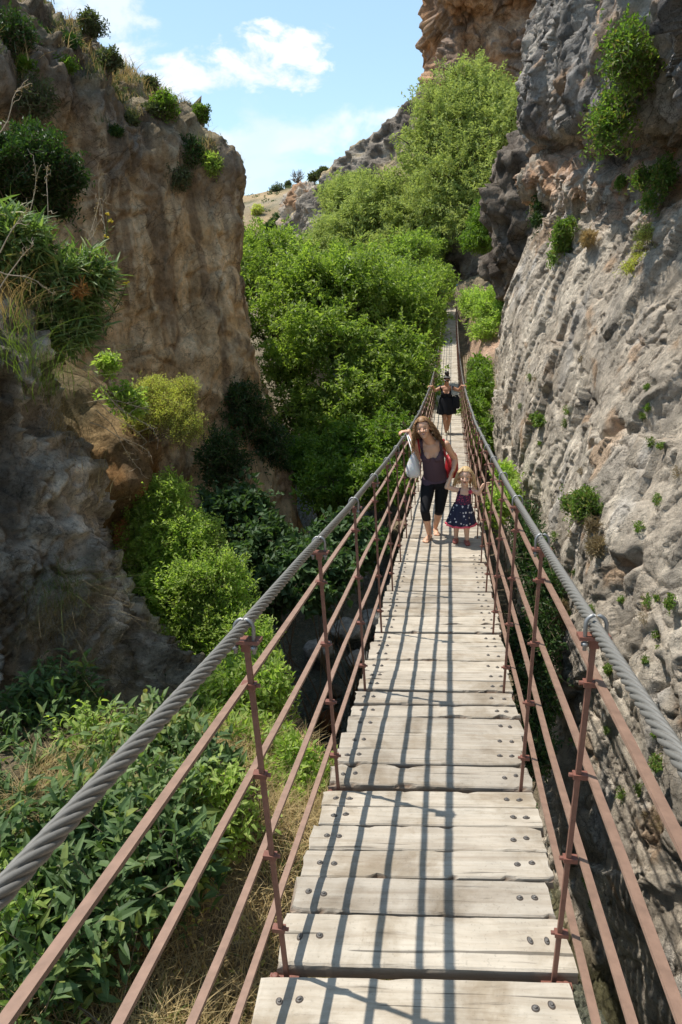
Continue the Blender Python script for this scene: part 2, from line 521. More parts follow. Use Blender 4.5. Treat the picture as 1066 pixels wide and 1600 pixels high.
# cables: six-strand wire rope
for s in (-1, 1):
    yy = np.concatenate([np.arange(-2.5, 9, .0105), np.arange(9, 18, .02), np.arange(18, YE+1.2, .15)])
    c = DK(s*XC, yy, HC); c[:, 1] = yy
    ks = np.arange(-3, 62, DD); r_ = np.random.default_rng(20+s)
    c[:, 0] += np.interp(yy, ks, r_.normal(size=len(ks))*.004)
    K = 48; a = np.arange(K)*2*math.pi/K
    lay = .225
    tw = a[None]+s*2*math.pi*yy[:, None]/lay
    lob = np.abs(np.cos(3*a))[None]
    rad = .0178*(.66+.34*lob**.55)+0*tw
    sl = slope(yy); up = nrm(np.stack([0*yy, -sl, 1+0*yy], -1))
    v = c[:, None]+rad[..., None]*(np.cos(tw)[..., None]*np.array([1., 0, 0])+np.sin(tw)[..., None]*up[:, None])
    n = len(yy); i = np.arange(n-1)[:, None]*K; j = np.arange(K)[None]; j2 = (j+1) % K
    mb = MB(); mb.add(v.reshape(-1, 3), [np.stack([i+j, i+K+j, i+K+j2, i+j2], -1).reshape(-1, 4)])
    mb.build('handrail_cable', M['cable'], bridge, True)
    mb = MB(); yd = np.arange(-1.5, YE+.6, .4); mb.tube(DK(s*.40, yd, -.078), .018, 8); mb.build('deck_cable', M['steel_recess_shade'], bridge, True)
    mb = MB(); e = DK(s*.60, YE+.35, -.4); mb.bar(e, e+[0, 0, 1.85], .14, .14, (0, 1, 0)); mb.box(e+[0, 0, 1.87], (.09, .09, .02)); mb.build('anchor_post', M['rust'], bridge)
mb = MB(); mb.box(DK(0, YE+.25, -.06), (.62, .18, .07)); mb.build('landing_sill', M['wood'], bridge, attrs={'raw': np.full(8, .3)})
# ------------------------------------------------------------------ rock masses: lofted plan outlines, then displaced along their normals
def hermite(P, t, closed):
    """Catmull-Rom through P (n,...) at parameters t"""
    n = len(P); i = np.floor(t).astype(int); f = (t-i)
    if closed: g = lambda k: P[k % n]
    else: g = lambda k: P[np.clip(k, 0, n-1)]
    p0, p1, p2, p3 = g(i-1), g(i), g(i+1), g(i+2)
    f = f.reshape((-1,)+(1,)*(P.ndim-1))
    return .5*(2*p1+(p2-p0)*f+(2*p0-5*p1+4*p2-p3)*f*f+(3*p1-p0-3*p2+p3)*f**3)


def loft(levels, ucounts, vcounts):
    """levels: (z, [(x,y)...]) outlines with the same number of points -> grid of points (nv,nu,3), closed in u"""
    Z = np.array([l[0] for l in levels], float); P = np.array([l[1] for l in levels], float)
    if P.shape[2] == 2:
        P = np.concatenate([P, np.broadcast_to(Z[:, None, None], P.shape[:2]+(1,))], 2)
    tu = np.concatenate([i+np.arange(c)/c for i, c in enumerate(ucounts)])
    tv = np.concatenate([i+np.arange(c)/c for i, c in enumerate(vcounts)]+[[len(vcounts)-1e-6]])
    Q = hermite(np.swapaxes(P, 0, 1), tu, True)          # (nu,nz,3)
    Q = hermite(np.swapaxes(Q, 0, 1), tv, False)         # (nv,nu,3)
    return Q


def grid_normals(G):
    du = np.roll(G, -1, 1)-np.roll(G, 1, 1); dv = np.gradient(G, axis=0)
    return nrm(np.cross(du, dv))


def grid_faces(nv, nu, flip=False):
    i = np.arange(nv-1)[:, None]*nu; j = np.arange(nu)[None]; j2 = (j+1) % nu
    q = np.stack([i+j, i+j2, i+nu+j2, i+nu+j], -1).reshape(-1, 4)
    return q[:, ::-1] if flip else q


def rock(name, G, disp, color, material, label=None, kind='structure', smooth=True, cap=True):
    nv, nu = G.shape[:2]
    Nn = grid_normals(G)
    # outward: away from the middle of the mass
    c = G.reshape(-1, 3).mean(0)
    if ((G-c)*Nn).sum() < 0: Nn = -Nn; fl = True
    else: fl = False
    d = disp(G, Nn)
    V = G+Nn*d[..., None]
    col = color(V, Nn, d)
    mb = MB(); v = V.reshape(-1, 3); a = col.reshape(-1, 3)
    fs = [grid_faces(nv, nu, fl)]
    if cap:
        v = np.concatenate([v, V[-1].mean(0)[None]]); a = np.concatenate([a, col[-1].mean(0)[None]])
        j = np.arange(nu); k = len(v)-1; b = (nv-1)*nu
        t = np.stack([b+j, b+(j+1) % nu, np.full(nu, k)], -1); fs.append(t[:, ::-1] if fl else t)
    mb.add(v, fs)
    o = mb.build(name, material, None, smooth, {'stain': a})
    tag(o, label, kind=kind)
    return o, V, grid_normals(V)*(-1 if fl else 1)


def lerp3(a, b, t): return np.asarray(a)*(1-t[..., None])+np.asarray(b)*t[..., None]


def seg_dist(p, pts):
    """distance from points to a polyline"""
    best = np.full(p.shape[:-1], 1e9)
    for a, b in zip(pts[:-1], pts[1:]):
        ab = b-a; t = np.clip(((p-a)@ab)/(ab@ab), 0, 1)
        best = np.minimum(best, np.linalg.norm(p-(a+t[..., None]*ab), axis=-1))
    return best


M['rock'] = rockmat('limestone', 1., .75, None, .35, (.65, 0, 0))
M['rock_far'] = rockmat('far_limestone', .35, .5)
M['rock_brown'] = rockmat('ochre_conglomerate', .8, .5, (1.3, 1.3, .22), .3)
M['rock_dark'] = rockmat('rough_conglomerate', 1.5, .8, None, .5)

# ---- right wall ------------------------------------------------
yc_ = np.array([-9, -3, 1, 3.5, 6, 9, 13, 17, 20, 22.3, 25, 29])
tab = [
 (-9.6, [4.5, 4.2, 3.6, 3.1, 2.5, 1.5, 1.4, 1.5, 1.6, 2.2, 3.8, 7]),
 (-7.4, [4.5, 4.2, 3.6, 3.1, 2.58, 1.75, 1.68, 1.75, 1.75, 2.1, 3.6, 7]),
 (-5.8, [4.4, 4.1, 3.4, 2.9, 2.42, 1.85, 1.80, 1.75, 1.65, 2.0, 3.5, 7]),
 (-4.6, [4.4, 4.0, 3.2, 2.7, 2.25, 1.92, 1.85, 1.70, 1.52, 1.8, 3.4, 7]),
 (-2.0, [4.6, 4.2, 3.3, 2.7, 2.35, 2.10, 1.95, 1.60, 1.42, 1.7, 3.2, 7]),
 (0.5,  [5.2, 4.8, 4.0, 3.4, 3.00, 2.70, 2.35, 1.92, 1.62, 1.9, 3.2, 7]),
 (2.3,  [5.8, 5.4, 4.6, 4.0, 3.50, 3.20, 2.85, 2.45, 2.10, 2.3, 3.4, 7]),
 (3.25, [5.9, 5.5, 4.7, 4.1, 3.62, 3.35, 3.05, 2.75, 2.42, 2.6, 3.5, 7]),
 (4.2,  [5.8, 5.4, 4.6, 4.0, 3.62, 3.50, 3.20, 2.45, 1.90, 2.1, 3.0, 7]),
 (4.75, [5.8, 5.4, 4.6, 4.0, 3.70, 3.65, 3.55, 3.00, 2.55, 2.6, 3.2, 7]),
 (5.4,  [5.6, 5.2, 4.4, 3.8, 3.30, 3.05, 2.70, 2.40, 2.20, 2.3, 3.1, 7]),
 (6.6,  [5.5, 5.1, 4.3, 3.7, 3.10, 2.80, 2.45, 2.20, 2.10, 2.2, 3.0, 7]),
 (8.5,  [5.5, 5.1, 4.3, 3.8, 3.45, 3.20, 2.90, 2.60, 2.50, 2.6, 3.2, 7]),
 (12.,  [6.5, 6.0, 5.4, 5.0, 4.80, 4.60, 4.20, 3.80, 3.50, 3.7, 4.6, 8]),
 (16.,  [9, 9, 8.4, 8.2, 8, 8, 8, 7.6, 7.5, 7.6, 8, 10]),
]
lv = [(z, [(x, y) for x, y in zip(xs, yc_)]+[(16, 30), (18, 10), (16, -10)]) for z, xs in tab]
uc = [5, 20, 64, 84, 92, 96, 84, 56, 46, 34, 12, 5, 4, 4, 6]
vc = [10, 26, 22, 70, 76, 64, 40, 40, 26, 30, 44, 50, 40, 10]
G = loft(lv, uc, vc)
def bed_drop(y): return 1.35*np.clip((20-y)/9, 0, 1.5)
G[..., 2] -= sstep(2.0, 4.4, G[..., 2])*bed_drop(G[..., 1])*sstep(17, 9, G[..., 2])
def wall_z(P): return P[..., 2]+sstep(1.2, 3.4, P[..., 2])*bed_drop(P[..., 1])
CRK = [[at(850, 545, y=15), at(905, 505, y=12.5), at(960, 470, y=10.6), at(1010, 440, y=9.2), at(1066, 370, y=8.2)],
       [at(880, 760, y=13.5), at(930, 700, y=11), at(985, 650, y=9.3)],
       [at(975, 880, y=8.2), at(1010, 850, y=7.4), at(1050, 835, y=6.8)],
       [at(800, 560, y=20), at(835, 480, y=18.5), at(850, 420, y=17.5)],
       [at(1010, 990, y=7), at(1060, 1180, y=5.6)], [at(920, 1000, y=8.4), at(960, 1180, y=6.8), at(985, 1350, y=5.9)]]


def rw_disp(P, Nn):
    q = P*np.array([1, 1, 1.])
    # the beds dip: stretch the noise along a diagonal
    dg = np.stack([P[..., 0], P[..., 1]*.8+P[..., 2]*.6, (-P[..., 1]*.6+P[..., 2]*.8)], -1)
    wz = wall_z(P); low = 1-sstep(2.2, 3.4, wz)
    d = (.22-.08*low)*fbm(q/3.2, 3)+(.13-.095*low)*(ridge(dg/np.array([1.4, 1.1, 2.8])+3, 4)-.9)
    d += (.04-.018*low)*fbm(q/.7+5, 4)
    f1, f2, idv = cells(dg/np.array([1.2, .9, 2.4])+fbm(q/.8, 2)[..., None]*.25)
    d += (.10-.07*low)*(idv-.5)*sstep(0, .12, f2-f1)-.04*(1-sstep(0, .09, f2-f1))
    up = sstep(4.6, 5.6, wz)
    fl = ridge(np.stack([P[..., 0]*1.0, P[..., 1]*1.0, P[..., 2]*.22], -1)*.9+7, 4)
    d += up*(.26*(fl-.35)+.08*(ridge(q/1.1+2, 4)-.4))
    d += (.030-.021*low)*fbm(q/.19+9, 4)-.05*sstep(.25, .55, fbm(dg/np.array([.4, .35, .9])+70, 4))*(1-.72*low)-.03*(1-.72*low)*ridge(dg/np.array([.5, .42, 1.3])+12, 3)
    wp = fbm(q/.9, 3)[..., None]*.12
    d += (.26-.17*low)*facets(dg/np.array([1.1, .8, 1.9])+wp)+.17*low*facets(dg/np.array([2.2, 1.5, 4.2])+wp*.5+15)+(.085-.066*low)*facets(dg/np.array([.42, .3, .7])+wp+7)+(.028-.021*low)*facets(dg/np.array([.17, .13, .26])+3)
    fis = 1-np.abs(pn(dg/np.array([1., .55, 2.0])+.25*fbm(q/.5, 3)[..., None]+33)); fm = sstep(.1, .35, fbm(q/1.1+21, 3))
    d -= .14*sstep(.955, .995, fis)*fm
    fis2 = 1-np.abs(pn(dg/np.array([.5, .28, .9])+.2*fbm(q/.3, 3)[..., None]+53)); d -= .05*sstep(.93, .99, fis2)*sstep(.1, .3, fbm(q/.7+81, 3))
    for c in CRK:
        c = np.array(c); dd = seg_dist(P+.12*fbm(q/.5, 3)[..., None]*np.array([0, 1, 1]), c)
        d -= .20*np.exp(-(dd/.10)**2)
        side = dd < 1.0
    return d


def rw_col(P, Nn, d):
    n1 = fbm(P/1.7+3, 5); n2 = fbm(P*np.array([1, 1, .3])/1.1+8, 5); n3 = fbm(P/.5+1, 4)
    c = lerp3((.50, .425, .335), (.66, .575, .46), sstep(-.5, .5, n1))
    c = lerp3(c, (.36, .315, .26), sstep(.05, .55, n2)*.8)
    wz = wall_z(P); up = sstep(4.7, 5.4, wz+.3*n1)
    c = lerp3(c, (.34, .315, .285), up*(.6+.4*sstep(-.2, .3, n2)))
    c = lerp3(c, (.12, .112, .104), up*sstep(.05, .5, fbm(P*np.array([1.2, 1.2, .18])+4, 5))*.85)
    lip = np.exp(-((wz-4.1-.5*n1)/.75)**2)*sstep(7, 12, P[..., 1])
    c = lerp3(c, (.50, .27, .145), lip*sstep(-.25, .25, n3+.3*n1)*.85)
    for cc in CRK[:1]:
        dd = seg_dist(P-np.array([0, 0, .16]), np.array(cc)); c = lerp3(c, (.40, .20, .11), np.exp(-(dd/.16)**2)*sstep(-.2, .2, n3)*.8)
    c = lerp3(c, (.48, .30, .17), sstep(.42, .7, fbm(P/.9+40, 4))*.6)
    c = lerp3(c, (.50, .48, .45), sstep(.3, .7, n2*-1)*.5)
    wet = sstep(-6.9, -7.4, P[..., 2]+.3*n1); c = lerp3(c, (.16, .13, .07), wet*.8)
    return c*1.28*(1+.18*n3[..., None])


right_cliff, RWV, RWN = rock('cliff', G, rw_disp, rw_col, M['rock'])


def on_wall(px, py, V=RWV, Nn=RWN, lift=0.):
    """the point of the right wall seen at a photo pixel"""
    dvec = nrm(F0+(px-533)/CF*CR+(py-800)/CF*CD)
    w_ = V.reshape(-1, 3)-CPOS; t = w_@dvec; d = np.linalg.norm(w_-t[:, None]*dvec, axis=1)
    fr = ((Nn.reshape(-1, 3)@dvec) < .1) & (t > 0)
    sc_ = np.where(fr, d/np.maximum(t, .1), 9)
    near = np.where(sc_ < max(sc_.min()*1.6, .006))[0]
    i = near[np.argmin(t[near])]
    return V.reshape(-1, 3)[i]+Nn.reshape(-1, 3)[i]*lift, Nn.reshape(-1, 3)[i]


# ---- left cliff ------------------------------------------------
lc = [
 (-9.8, [(-22, 9), (-13, 11), (-9.2, 14.5), (-6.4, 17.8), (-4.8, 20.2), (-6.4, 25), (-10, 34), (-24, 36), (-30, 14)]),
 (-4.7, [(-22, 9), (-13, 11), (-9.4, 14.6), (-6.9, 18.0), (-4.9, 20.6), (-7.0, 25), (-10, 34), (-24, 36), (-30, 14)]),
 (-2.0, [(-22, 9), (-13, 11), (-9.7, 14.8), (-7.2, 18.2), (-5.6, 20.8), (-7.9, 25), (-11, 34), (-24, 36), (-30, 14)]),
 (0.5,  [(-22, 9), (-13, 11), (-9.8, 15.0), (-7.6, 18.3), (-6.2, 21.0), (-8.3, 25), (-12, 34), (-24, 36), (-30, 14)]),
 (2.5,  [(-22, 9), (-12.9, 11), (-9.8, 15.0), (-7.8, 18.3), (-6.55, 21.1), (-8.8, 25), (-12, 34), (-24, 36), (-30, 14)]),
 (4.2,  [(-22, 9), (-12.6, 11.1), (-9.7, 15.1), (-7.8, 18.4), (-6.4, 21.2), (-8.7, 25), (-12, 34), (-24, 36), (-30, 14)]),
 (5.2,  [(-22, 9), (-12.3, 11.2), (-9.4, 15.2), (-7.6, 18.6), (-6.35, 21.5), (-8.8, 25), (-12.5, 34), (-24, 36), (-30, 14)]),
 (6.1,  [(-22, 9), (-12.1, 11.4), (-9.2, 15.3), (-8.0, 19.2), (-7.6, 22.3), (-10.2, 25.5), (-13, 34), (-24, 36), (-30, 14)]),
 (7.2,  [(-22, 9.3), (-12.2, 11.8), (-9.5, 15.8), (-9.2, 20.2), (-9.3, 23.4), (-11.8, 26.5), (-14, 34), (-24, 36), (-30, 14)]),
 (8.4,  [(-22, 10.3), (-12.6, 12.6), (-10.3, 16.5), (-10.6, 21.0), (-10.9, 24.2), (-13.2, 27.3), (-15, 34), (-24, 36), (-30, 15)]),
 (11.2, [(-23, 12), (-14.6, 14), (-13.2, 18.0), (-13.6, 22.2), (-14.0, 25.7), (-16, 29), (-17, 34), (-25, 36), (-30, 17)]),
 (14.,  [(-24, 16), (-18, 17), (-16.4, 21), (-16.2, 24), (-15.8, 27), (-17, 30), (-20, 33), (-26, 34), (-29, 20)]),
]
G = loft(lc, [10, 60, 110, 110, 70, 30, 8, 6, 10], [20, 34, 34, 32, 32, 22, 24, 28, 28, 34, 8])


def lc_disp(P, Nn):
    u = P[..., 0]*.75+P[..., 1]*.66
    fl = np.stack([P[..., 0]/1.5, P[..., 1]/1.5, P[..., 2]/7.5], -1)
    below = 1-sstep(4.5, 6.5, P[..., 2]-.25*(P[..., 0]*-1-6.5))
    d = .42*fbm(P/4.2+6, 3)+below*(.13*(ridge(fl+1.7, 3)-.5)+.03*ridge(np.stack([P[..., 0]*1.7, P[..., 1]*1.7, P[..., 2]*.22], -1), 3))
    rough = 1+.25*sstep(6, 8, P[..., 2])-.55*below
    f1, f2, idv = cells(P/np.array([1.3, 1.3, 1.7])+fbm(P, 2)[..., None]*.3)
    d += rough*(.30*(idv-.5)*sstep(0, .15, f2-f1)-.16*(1-sstep(0, .1, f2-f1))+.30*(ridge(P/1.6, 4)-.5))
    d += .05*fbm(P/.45, 4)+(1.15-below)*(.32*facets(P/1.5+fbm(P/1.2, 2)[..., None]*.15)+.10*facets(P/.5+9))+below*.09*facets(P/np.array([.6, .6, 1.6])+4)
    d += -.4*np.exp(-((P[..., 2]-7.6+.8*np.sin(P[..., 1]))/.25)**2)*(1-below)*.3
    return d


def lc_col(P, Nn, d):
    n1 = fbm(P/1.8, 5); n3 = fbm(P/.5+1, 4)
    st = fbm(np.stack([P[..., 0]*1.5, P[..., 1]*1.5, P[..., 2]*.13], -1), 5); st2 = fbm(np.stack([P[..., 0]*3.2, P[..., 1]*3.2, P[..., 2]*.2], -1)+20, 4)
    c = lerp3((.52, .355, .19), (.66, .475, .28), sstep(-.4, .5, n1))
    c = lerp3(c, (.15, .10, .065), sstep(.10, .5, st)*.62)
    c = lerp3(c, (.66, .52, .34), sstep(.2, .55, st2)*.65)
    c = lerp3(c, (.46, .26, .16), sstep(.25, .6, fbm(P/2.6+30, 3))*sstep(-1, -4, P[..., 2])*.7)
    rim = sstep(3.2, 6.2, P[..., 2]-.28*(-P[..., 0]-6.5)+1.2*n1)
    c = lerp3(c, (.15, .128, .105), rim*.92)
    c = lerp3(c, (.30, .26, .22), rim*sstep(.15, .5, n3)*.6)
    soil = sstep(.5, .85, Nn[..., 2]+.35*fbm(P/1.3+12, 4))
    c = lerp3(c, (.30, .235, .14), soil*.75)
    return c*1.08*(1+.25*n3[..., None])


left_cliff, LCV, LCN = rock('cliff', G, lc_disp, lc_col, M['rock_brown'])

# ---- near left outcrop ------------------------------------------
nr = [
 (-4.2, [(-9, 1.2), (-5.0, 1.6), (-3.3, 3.0), (-2.5, 4.5), (-2.1, 6.2), (-3.6, 7.8), (-6, 9.5), (-11, 9)]),
 (-2.5, [(-9, 1.2), (-5.0, 1.7), (-3.4, 3.1), (-2.75, 4.5), (-2.5, 5.9), (-3.8, 7.4), (-6, 9.2), (-11, 9)]),
 (-1.5, [(-9, 1.2), (-5.1, 1.8), (-3.8, 3.1), (-3.2, 4.5), (-3.0, 5.6), (-4.0, 7.2), (-6, 9), (-11, 9)]),
 (-0.7, [(-9, 1.2), (-5.2, 1.8), (-4.0, 3.2), (-3.45, 4.5), (-3.25, 5.5), (-4.1, 7.0), (-6, 8.6), (-11, 9)]),
 (0.2,  [(-9, 1.2), (-5.3, 1.8), (-4.1, 3.2), (-3.55, 4.5), (-3.32, 5.5), (-4.2, 6.9), (-6, 8.4), (-11, 9)]),
 (0.9,  [(-9, 1.2), (-5.4, 1.9), (-4.2, 3.3), (-3.65, 4.5), (-3.45, 5.5), (-4.3, 6.8), (-6, 8.4), (-11, 9)]),
 (1.5,  [(-9, 1.3), (-5.6, 2.1), (-4.3, 3.4), (-3.75, 4.5), (-3.45, 5.5), (-4.4, 6.7), (-6.3, 8.3), (-11, 9)]),
 (2.1,  [(-9, 1.6), (-6.0, 2.4), (-4.9, 3.5), (-4.4, 4.6), (-4.1, 5.5), (-5.0, 6.6), (-6.8, 8.0), (-11, 9)]),
 (3.6,  [(-9.2, 2.4), (-6.9, 3.0), (-6.1, 3.9), (-5.8, 4.8), (-5.6, 5.6), (-6.2, 6.6), (-7.6, 7.8), (-11, 8.4)]),
 (5.2,  [(-9.5, 3.4), (-8.2, 3.8), (-7.8, 4.4), (-7.6, 5.0), (-7.5, 5.6), (-7.8, 6.4), (-8.6, 7.2), (-11, 7.4)]),
]
G = loft(nr, [10, 30, 70, 60, 60, 34, 10, 10], [30, 36, 30, 34, 28, 24, 22, 14, 8])


def nr_disp(P, Nn):
    f1, f2, idv = cells(P/.55+fbm(P*1.5, 2)[..., None]*.3)
    d = .26*fbm(P/1.6+2, 3)+.13*(ridge(P*np.array([1, 1, .7])/.9, 4)-.4)+.10*(idv-.5)*sstep(0, .15, f2-f1)-.05*(1-sstep(0, .1, f2-f1))
    d += .18*facets(P/.7+fbm(P, 2)[..., None]*.2)+.07*facets(P/.26+5)+.03*facets(P/.11+8)
    d += .03*fbm(P/.22, 4)+.03*fbm(P/.08, 3)-.05*ridge(P/.4+9, 3)
    return d


def nr_col(P, Nn, d):
    n1 = fbm(P/1.0+9, 5); n3 = fbm(P/.22+1, 4)
    c = lerp3((.43, .385, .32), (.76, .68, .57), sstep(-.4, .5, n1))
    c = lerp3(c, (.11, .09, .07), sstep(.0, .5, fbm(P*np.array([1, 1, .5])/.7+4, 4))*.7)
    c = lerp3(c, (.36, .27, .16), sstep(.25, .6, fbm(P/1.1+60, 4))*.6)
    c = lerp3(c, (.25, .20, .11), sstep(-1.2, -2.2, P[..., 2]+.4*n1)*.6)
    return c*(1+.45*n3[..., None])


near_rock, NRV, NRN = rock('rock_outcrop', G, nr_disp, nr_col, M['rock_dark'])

# ---- ochre earth ledge behind it -----------------------------------
le = [
 (-5.5, [(-6.5, 6.5), (-5.1, 6.9), (-4.7, 8.4), (-5.2, 10.5), (-7, 12), (-10, 9)]),
 (-3.0, [(-6.5, 6.5), (-5.0, 7.0), (-4.7, 8.4), (-5.2, 10.3), (-7, 12), (-10, 9)]),
 (-1.4, [(-6.5, 6.6), (-4.9, 7.1), (-4.6, 8.4), (-5.1, 10.2), (-7, 12), (-10, 9)]),
 (-.45, [(-6.5, 6.7), (-4.4, 7.2), (-3.95, 8.4), (-4.6, 10), (-7, 11.5), (-10, 9)]),
 (.3,  [(-6.5, 6.8), (-4.9, 7.4), (-4.5, 8.5), (-5.2, 9.8), (-7.2, 11.2), (-10, 9)]),
 (1.4,  [(-7.4, 7), (-6.2, 7.7), (-6.0, 8.7), (-6.5, 9.7), (-7.6, 10.8), (-10, 9)]),
 (2.6,  [(-8.4, 7.6), (-7.8, 8.1), (-7.6, 8.8), (-7.9, 9.5), (-8, 10.2), (-10, 9)]),
]
G = loft(le, [8, 40, 44, 24, 8, 8], [24, 22, 18, 14, 14, 10])
ledge, LEV, LEN = rock('earth_bank', G, lambda P, n: .25*fbm(P/1.2+4, 4)+.1*(ridge(P/.6, 4)-.4)+.04*fbm(P/.15, 3),
    lambda P, n, d: lerp3(lerp3((.40, .215, .085), (.30, .20, .11), sstep(-.3, .4, fbm(P/.8, 4))), (.24, .19, .10), sstep(.5, .9, n[..., 2]))*(1+.3*fbm(P/.2, 3)[..., None]), M['rock_dark'])

# ---- rocks far behind -------------------------------------------------
def blob(name, c, r, seed, amp, colf, material, nu=120, nv=90, squash=None, kind='structure', label=None, shape=None):
    """rounded mass: angles -> point, roughened"""
    a = np.linspace(0, 2*math.pi, nu, endpoint=False); b = np.linspace(-math.pi/2*.98, math.pi/2*.98, nv)
    S = np.stack([np.cos(b)[:, None]*np.cos(a), np.cos(b)[:, None]*np.sin(a), np.repeat(np.sin(b)[:, None], nu, 1)], -1)
    P = np.sign(S)*np.abs(S)**.8 if squash is None else np.sign(S)*np.abs(S)**squash
    G = np.asarray(c)+P*np.asarray(r)
    if shape is not None: G = shape(G)
    s0 = seed*13.7
    def disp(Q, n):
        f1, f2, idv = cells(Q/(3.2*amp)+s0+fbm(Q/(3*amp), 2)[..., None]*.3)
        return amp*(.8*facets(Q/(2.6*amp)+s0)+.25*facets(Q/(.9*amp)+s0)+.9*fbm(Q/(6*amp)+s0, 3)+.55*(ridge(Q/(3.2*amp)+s0, 4)-.4)+.5*(idv-.5)*sstep(0, .15, f2-f1)-.25*(1-sstep(0, .1, f2-f1))+.12*fbm(Q/(.5*amp), 4))
    return rock(name, G, disp, colf, material, label, kind)


def oc_col(P, n, d):
    n1 = fbm(P/5, 5); n3 = fbm(P/1.3, 4)
    c = lerp3((.44, .25, .14), (.50, .33, .21), sstep(-.4, .5, n1))
    c = lerp3(c, (.25, .19, .15), sstep(.1, .5, fbm(P*np.array([1, 1, .35])/3.5+8, 5))*.8)
    c = lerp3(c, (.12, .10, .09), sstep(.3, .6, fbm(P/2.4+30, 4))*.6)
    return c*(1+.25*n3[..., None])


def gr_col(P, n, d):
    n1 = fbm(P/4, 5); n3 = fbm(P/1.1, 4)
    c = lerp3((.22, .185, .15), (.36, .31, .25), sstep(-.4, .5, n1))
    c = lerp3(c, (.09, .08, .07), sstep(.1, .5, fbm(P/2+8, 4))*.6)
    c = lerp3(c, (.50, .38, .20), sstep(.55, .85, n[..., 2]+.2*n1)*.9)
    return c*(1+.3*n3[..., None])


def dk_col(P, n, d):
    n1 = fbm(P/1.6, 5)
    c = lerp3((.13, .105, .085), (.26, .215, .17), sstep(-.4, .5, n1))
    return c*(1+.35*fbm(P/.5, 4)[..., None])


ocl = [(0., [(-7, 97), (4, 90), (18, 84), (40, 80), (44, 120), (0, 120)]), (13., [(-3, 97), (5, 91), (18, 84), (40, 80), (44, 120), (0, 120)]),
       (20., [(-1.2, 95), (5, 90), (18, 83), (40, 80), (44, 120), (0, 120)]), (24., [(-1.1, 94.5), (5, 89), (18, 82.5), (40, 80), (44, 120), (0, 120)]),
       (28., [(-.4, 94), (5, 90.5), (18, 82.5), (40, 80), (44, 120), (0, 120)]), (31., [(-1.8, 93), (5, 88), (18, 82), (40, 80), (44, 120), (0, 120)]),
       (37., [(-1, 95), (6, 90), (18, 84), (40, 82), (44, 120), (2, 120)]), (44., [(3, 100), (8, 97), (18, 92), (38, 90), (40, 115), (8, 115)])]
G = loft(ocl, [60, 70, 40, 8, 6, 14], [14, 28, 24, 24, 24, 26, 16])


def oc_disp(Q, n):
    f1, f2, idv = cells(Q/np.array([2.6, 2.6, 1.9])+fbm(Q/3, 2)[..., None]*.35)
    return .9*facets(Q/np.array([3, 3, 2.])+2)+.35*facets(Q/np.array([1.1, 1.1, .8]))+1.0*fbm(Q/5, 3)+.5*(ridge(Q/np.array([4, 4, 2.2]), 4)-.5)+1.0*(idv-.5)*sstep(0, .15, f2-f1)-.5*(1-sstep(0, .12, f2-f1))+.15*fbm(Q/.8, 4)


rock('cliff', G, oc_disp, oc_col, M['rock_far'])
# rocky spur sloping down to the left, dry grass on its back
T = lambda px, py, y: at(px, py, y=y)
sp = [(670, 130), (650, 160), (600, 200), (560, 228), (520, 262), (490, 300), (465, 338), (430, 372), (395, 400)]
rows_ = []
for (px, py), y in zip(sp, [112, 112, 113, 114, 116, 118, 121, 124, 128]):
    t = T(px, py, y)
    rows_.append([(t[0]+10, y+45, t[2]-12), (t[0]+3, y+14, t[2]-1.0), (t[0], y, t[2]), (t[0]+1.0, y-3.5, t[2]-1.6), (t[0]+1.2, y-5.5, t[2]-4.4), (t[0]+1.8, y-8, t[2]-6.5), (t[0]+3, y-16, t[2]-11), (t[0]+5, y-26, t[2]-16), (t[0]+6, y-26, -14), (t[0]+10, y+45, -14)])
P = np.array(rows_); nz = len(P)
tu = np.concatenate([i+np.arange(c)/c for i, c in enumerate([6, 14, 22, 22, 18, 20, 16, 4, 4, 4])]); tv = np.linspace(0, nz-1-1e-6, 190)
G = hermite(np.swapaxes(hermite(np.swapaxes(P, 0, 1), tu, True), 0, 1), tv, False)
rock('hill', G, lambda Q, n: .8*fbm(Q/5, 4)+.9*(ridge(Q/3.2, 4)-.5)*sstep(.92, .6, n[..., 2])+.18*fbm(Q/.9, 3), gr_col, M['rock_far'])

blob('rock_outcrop', at(700, 400, y=66), (2.6, 3, 2.6), 3, .6, dk_col, M['rock_far'])
rock_blob = blob('rock_outcrop', (5.0, 64, 2.6), (4.8, 4.5, 6.0), 4, .9, dk_col, M['rock_far'])  # dark rock colour, also standing in for shade of overhang and trees
blob('rock_outcrop', at(838, 345, y=38), (2.2, 3.0, 4.0), 6, .7, dk_col, M['rock_far'])
blob('rock_outcrop', (6.0, 37, -3.2), (2.4, 5, 4.6), 9, .6, dk_col, M['rock_far'])
blob('rock_outcrop', at(478, 318, y=150)+np.array([0, 0, -3]), (5, 7, 6), 12, 1.1, lambda P, n, d: lerp3((.50, .42, .33), (.40, .24, .14), sstep(-.1, .4, fbm(P/3, 4))), M['rock_far'])

# ---- ground -----------------------------------------------------------
def bed_x(y): return np.interp(y, [-10, 3, 5, 7, 9, 11, 13, 16, 22, 28, 36, 50, 70, 100], [2.6, 2.1, 1.8, 1.35, .35, -1.2, -2.6, -3.2, -3.9, -5.0, -4.6, -6, -10, -14])
def bank_w(y): return np.interp(y, [-10, 2, 5, 9, 14, 22, 40, 80], [.9, 1.05, 1.1, 1.2, 1.3, 1.0, 1.4, 2])
WATER = -7.4


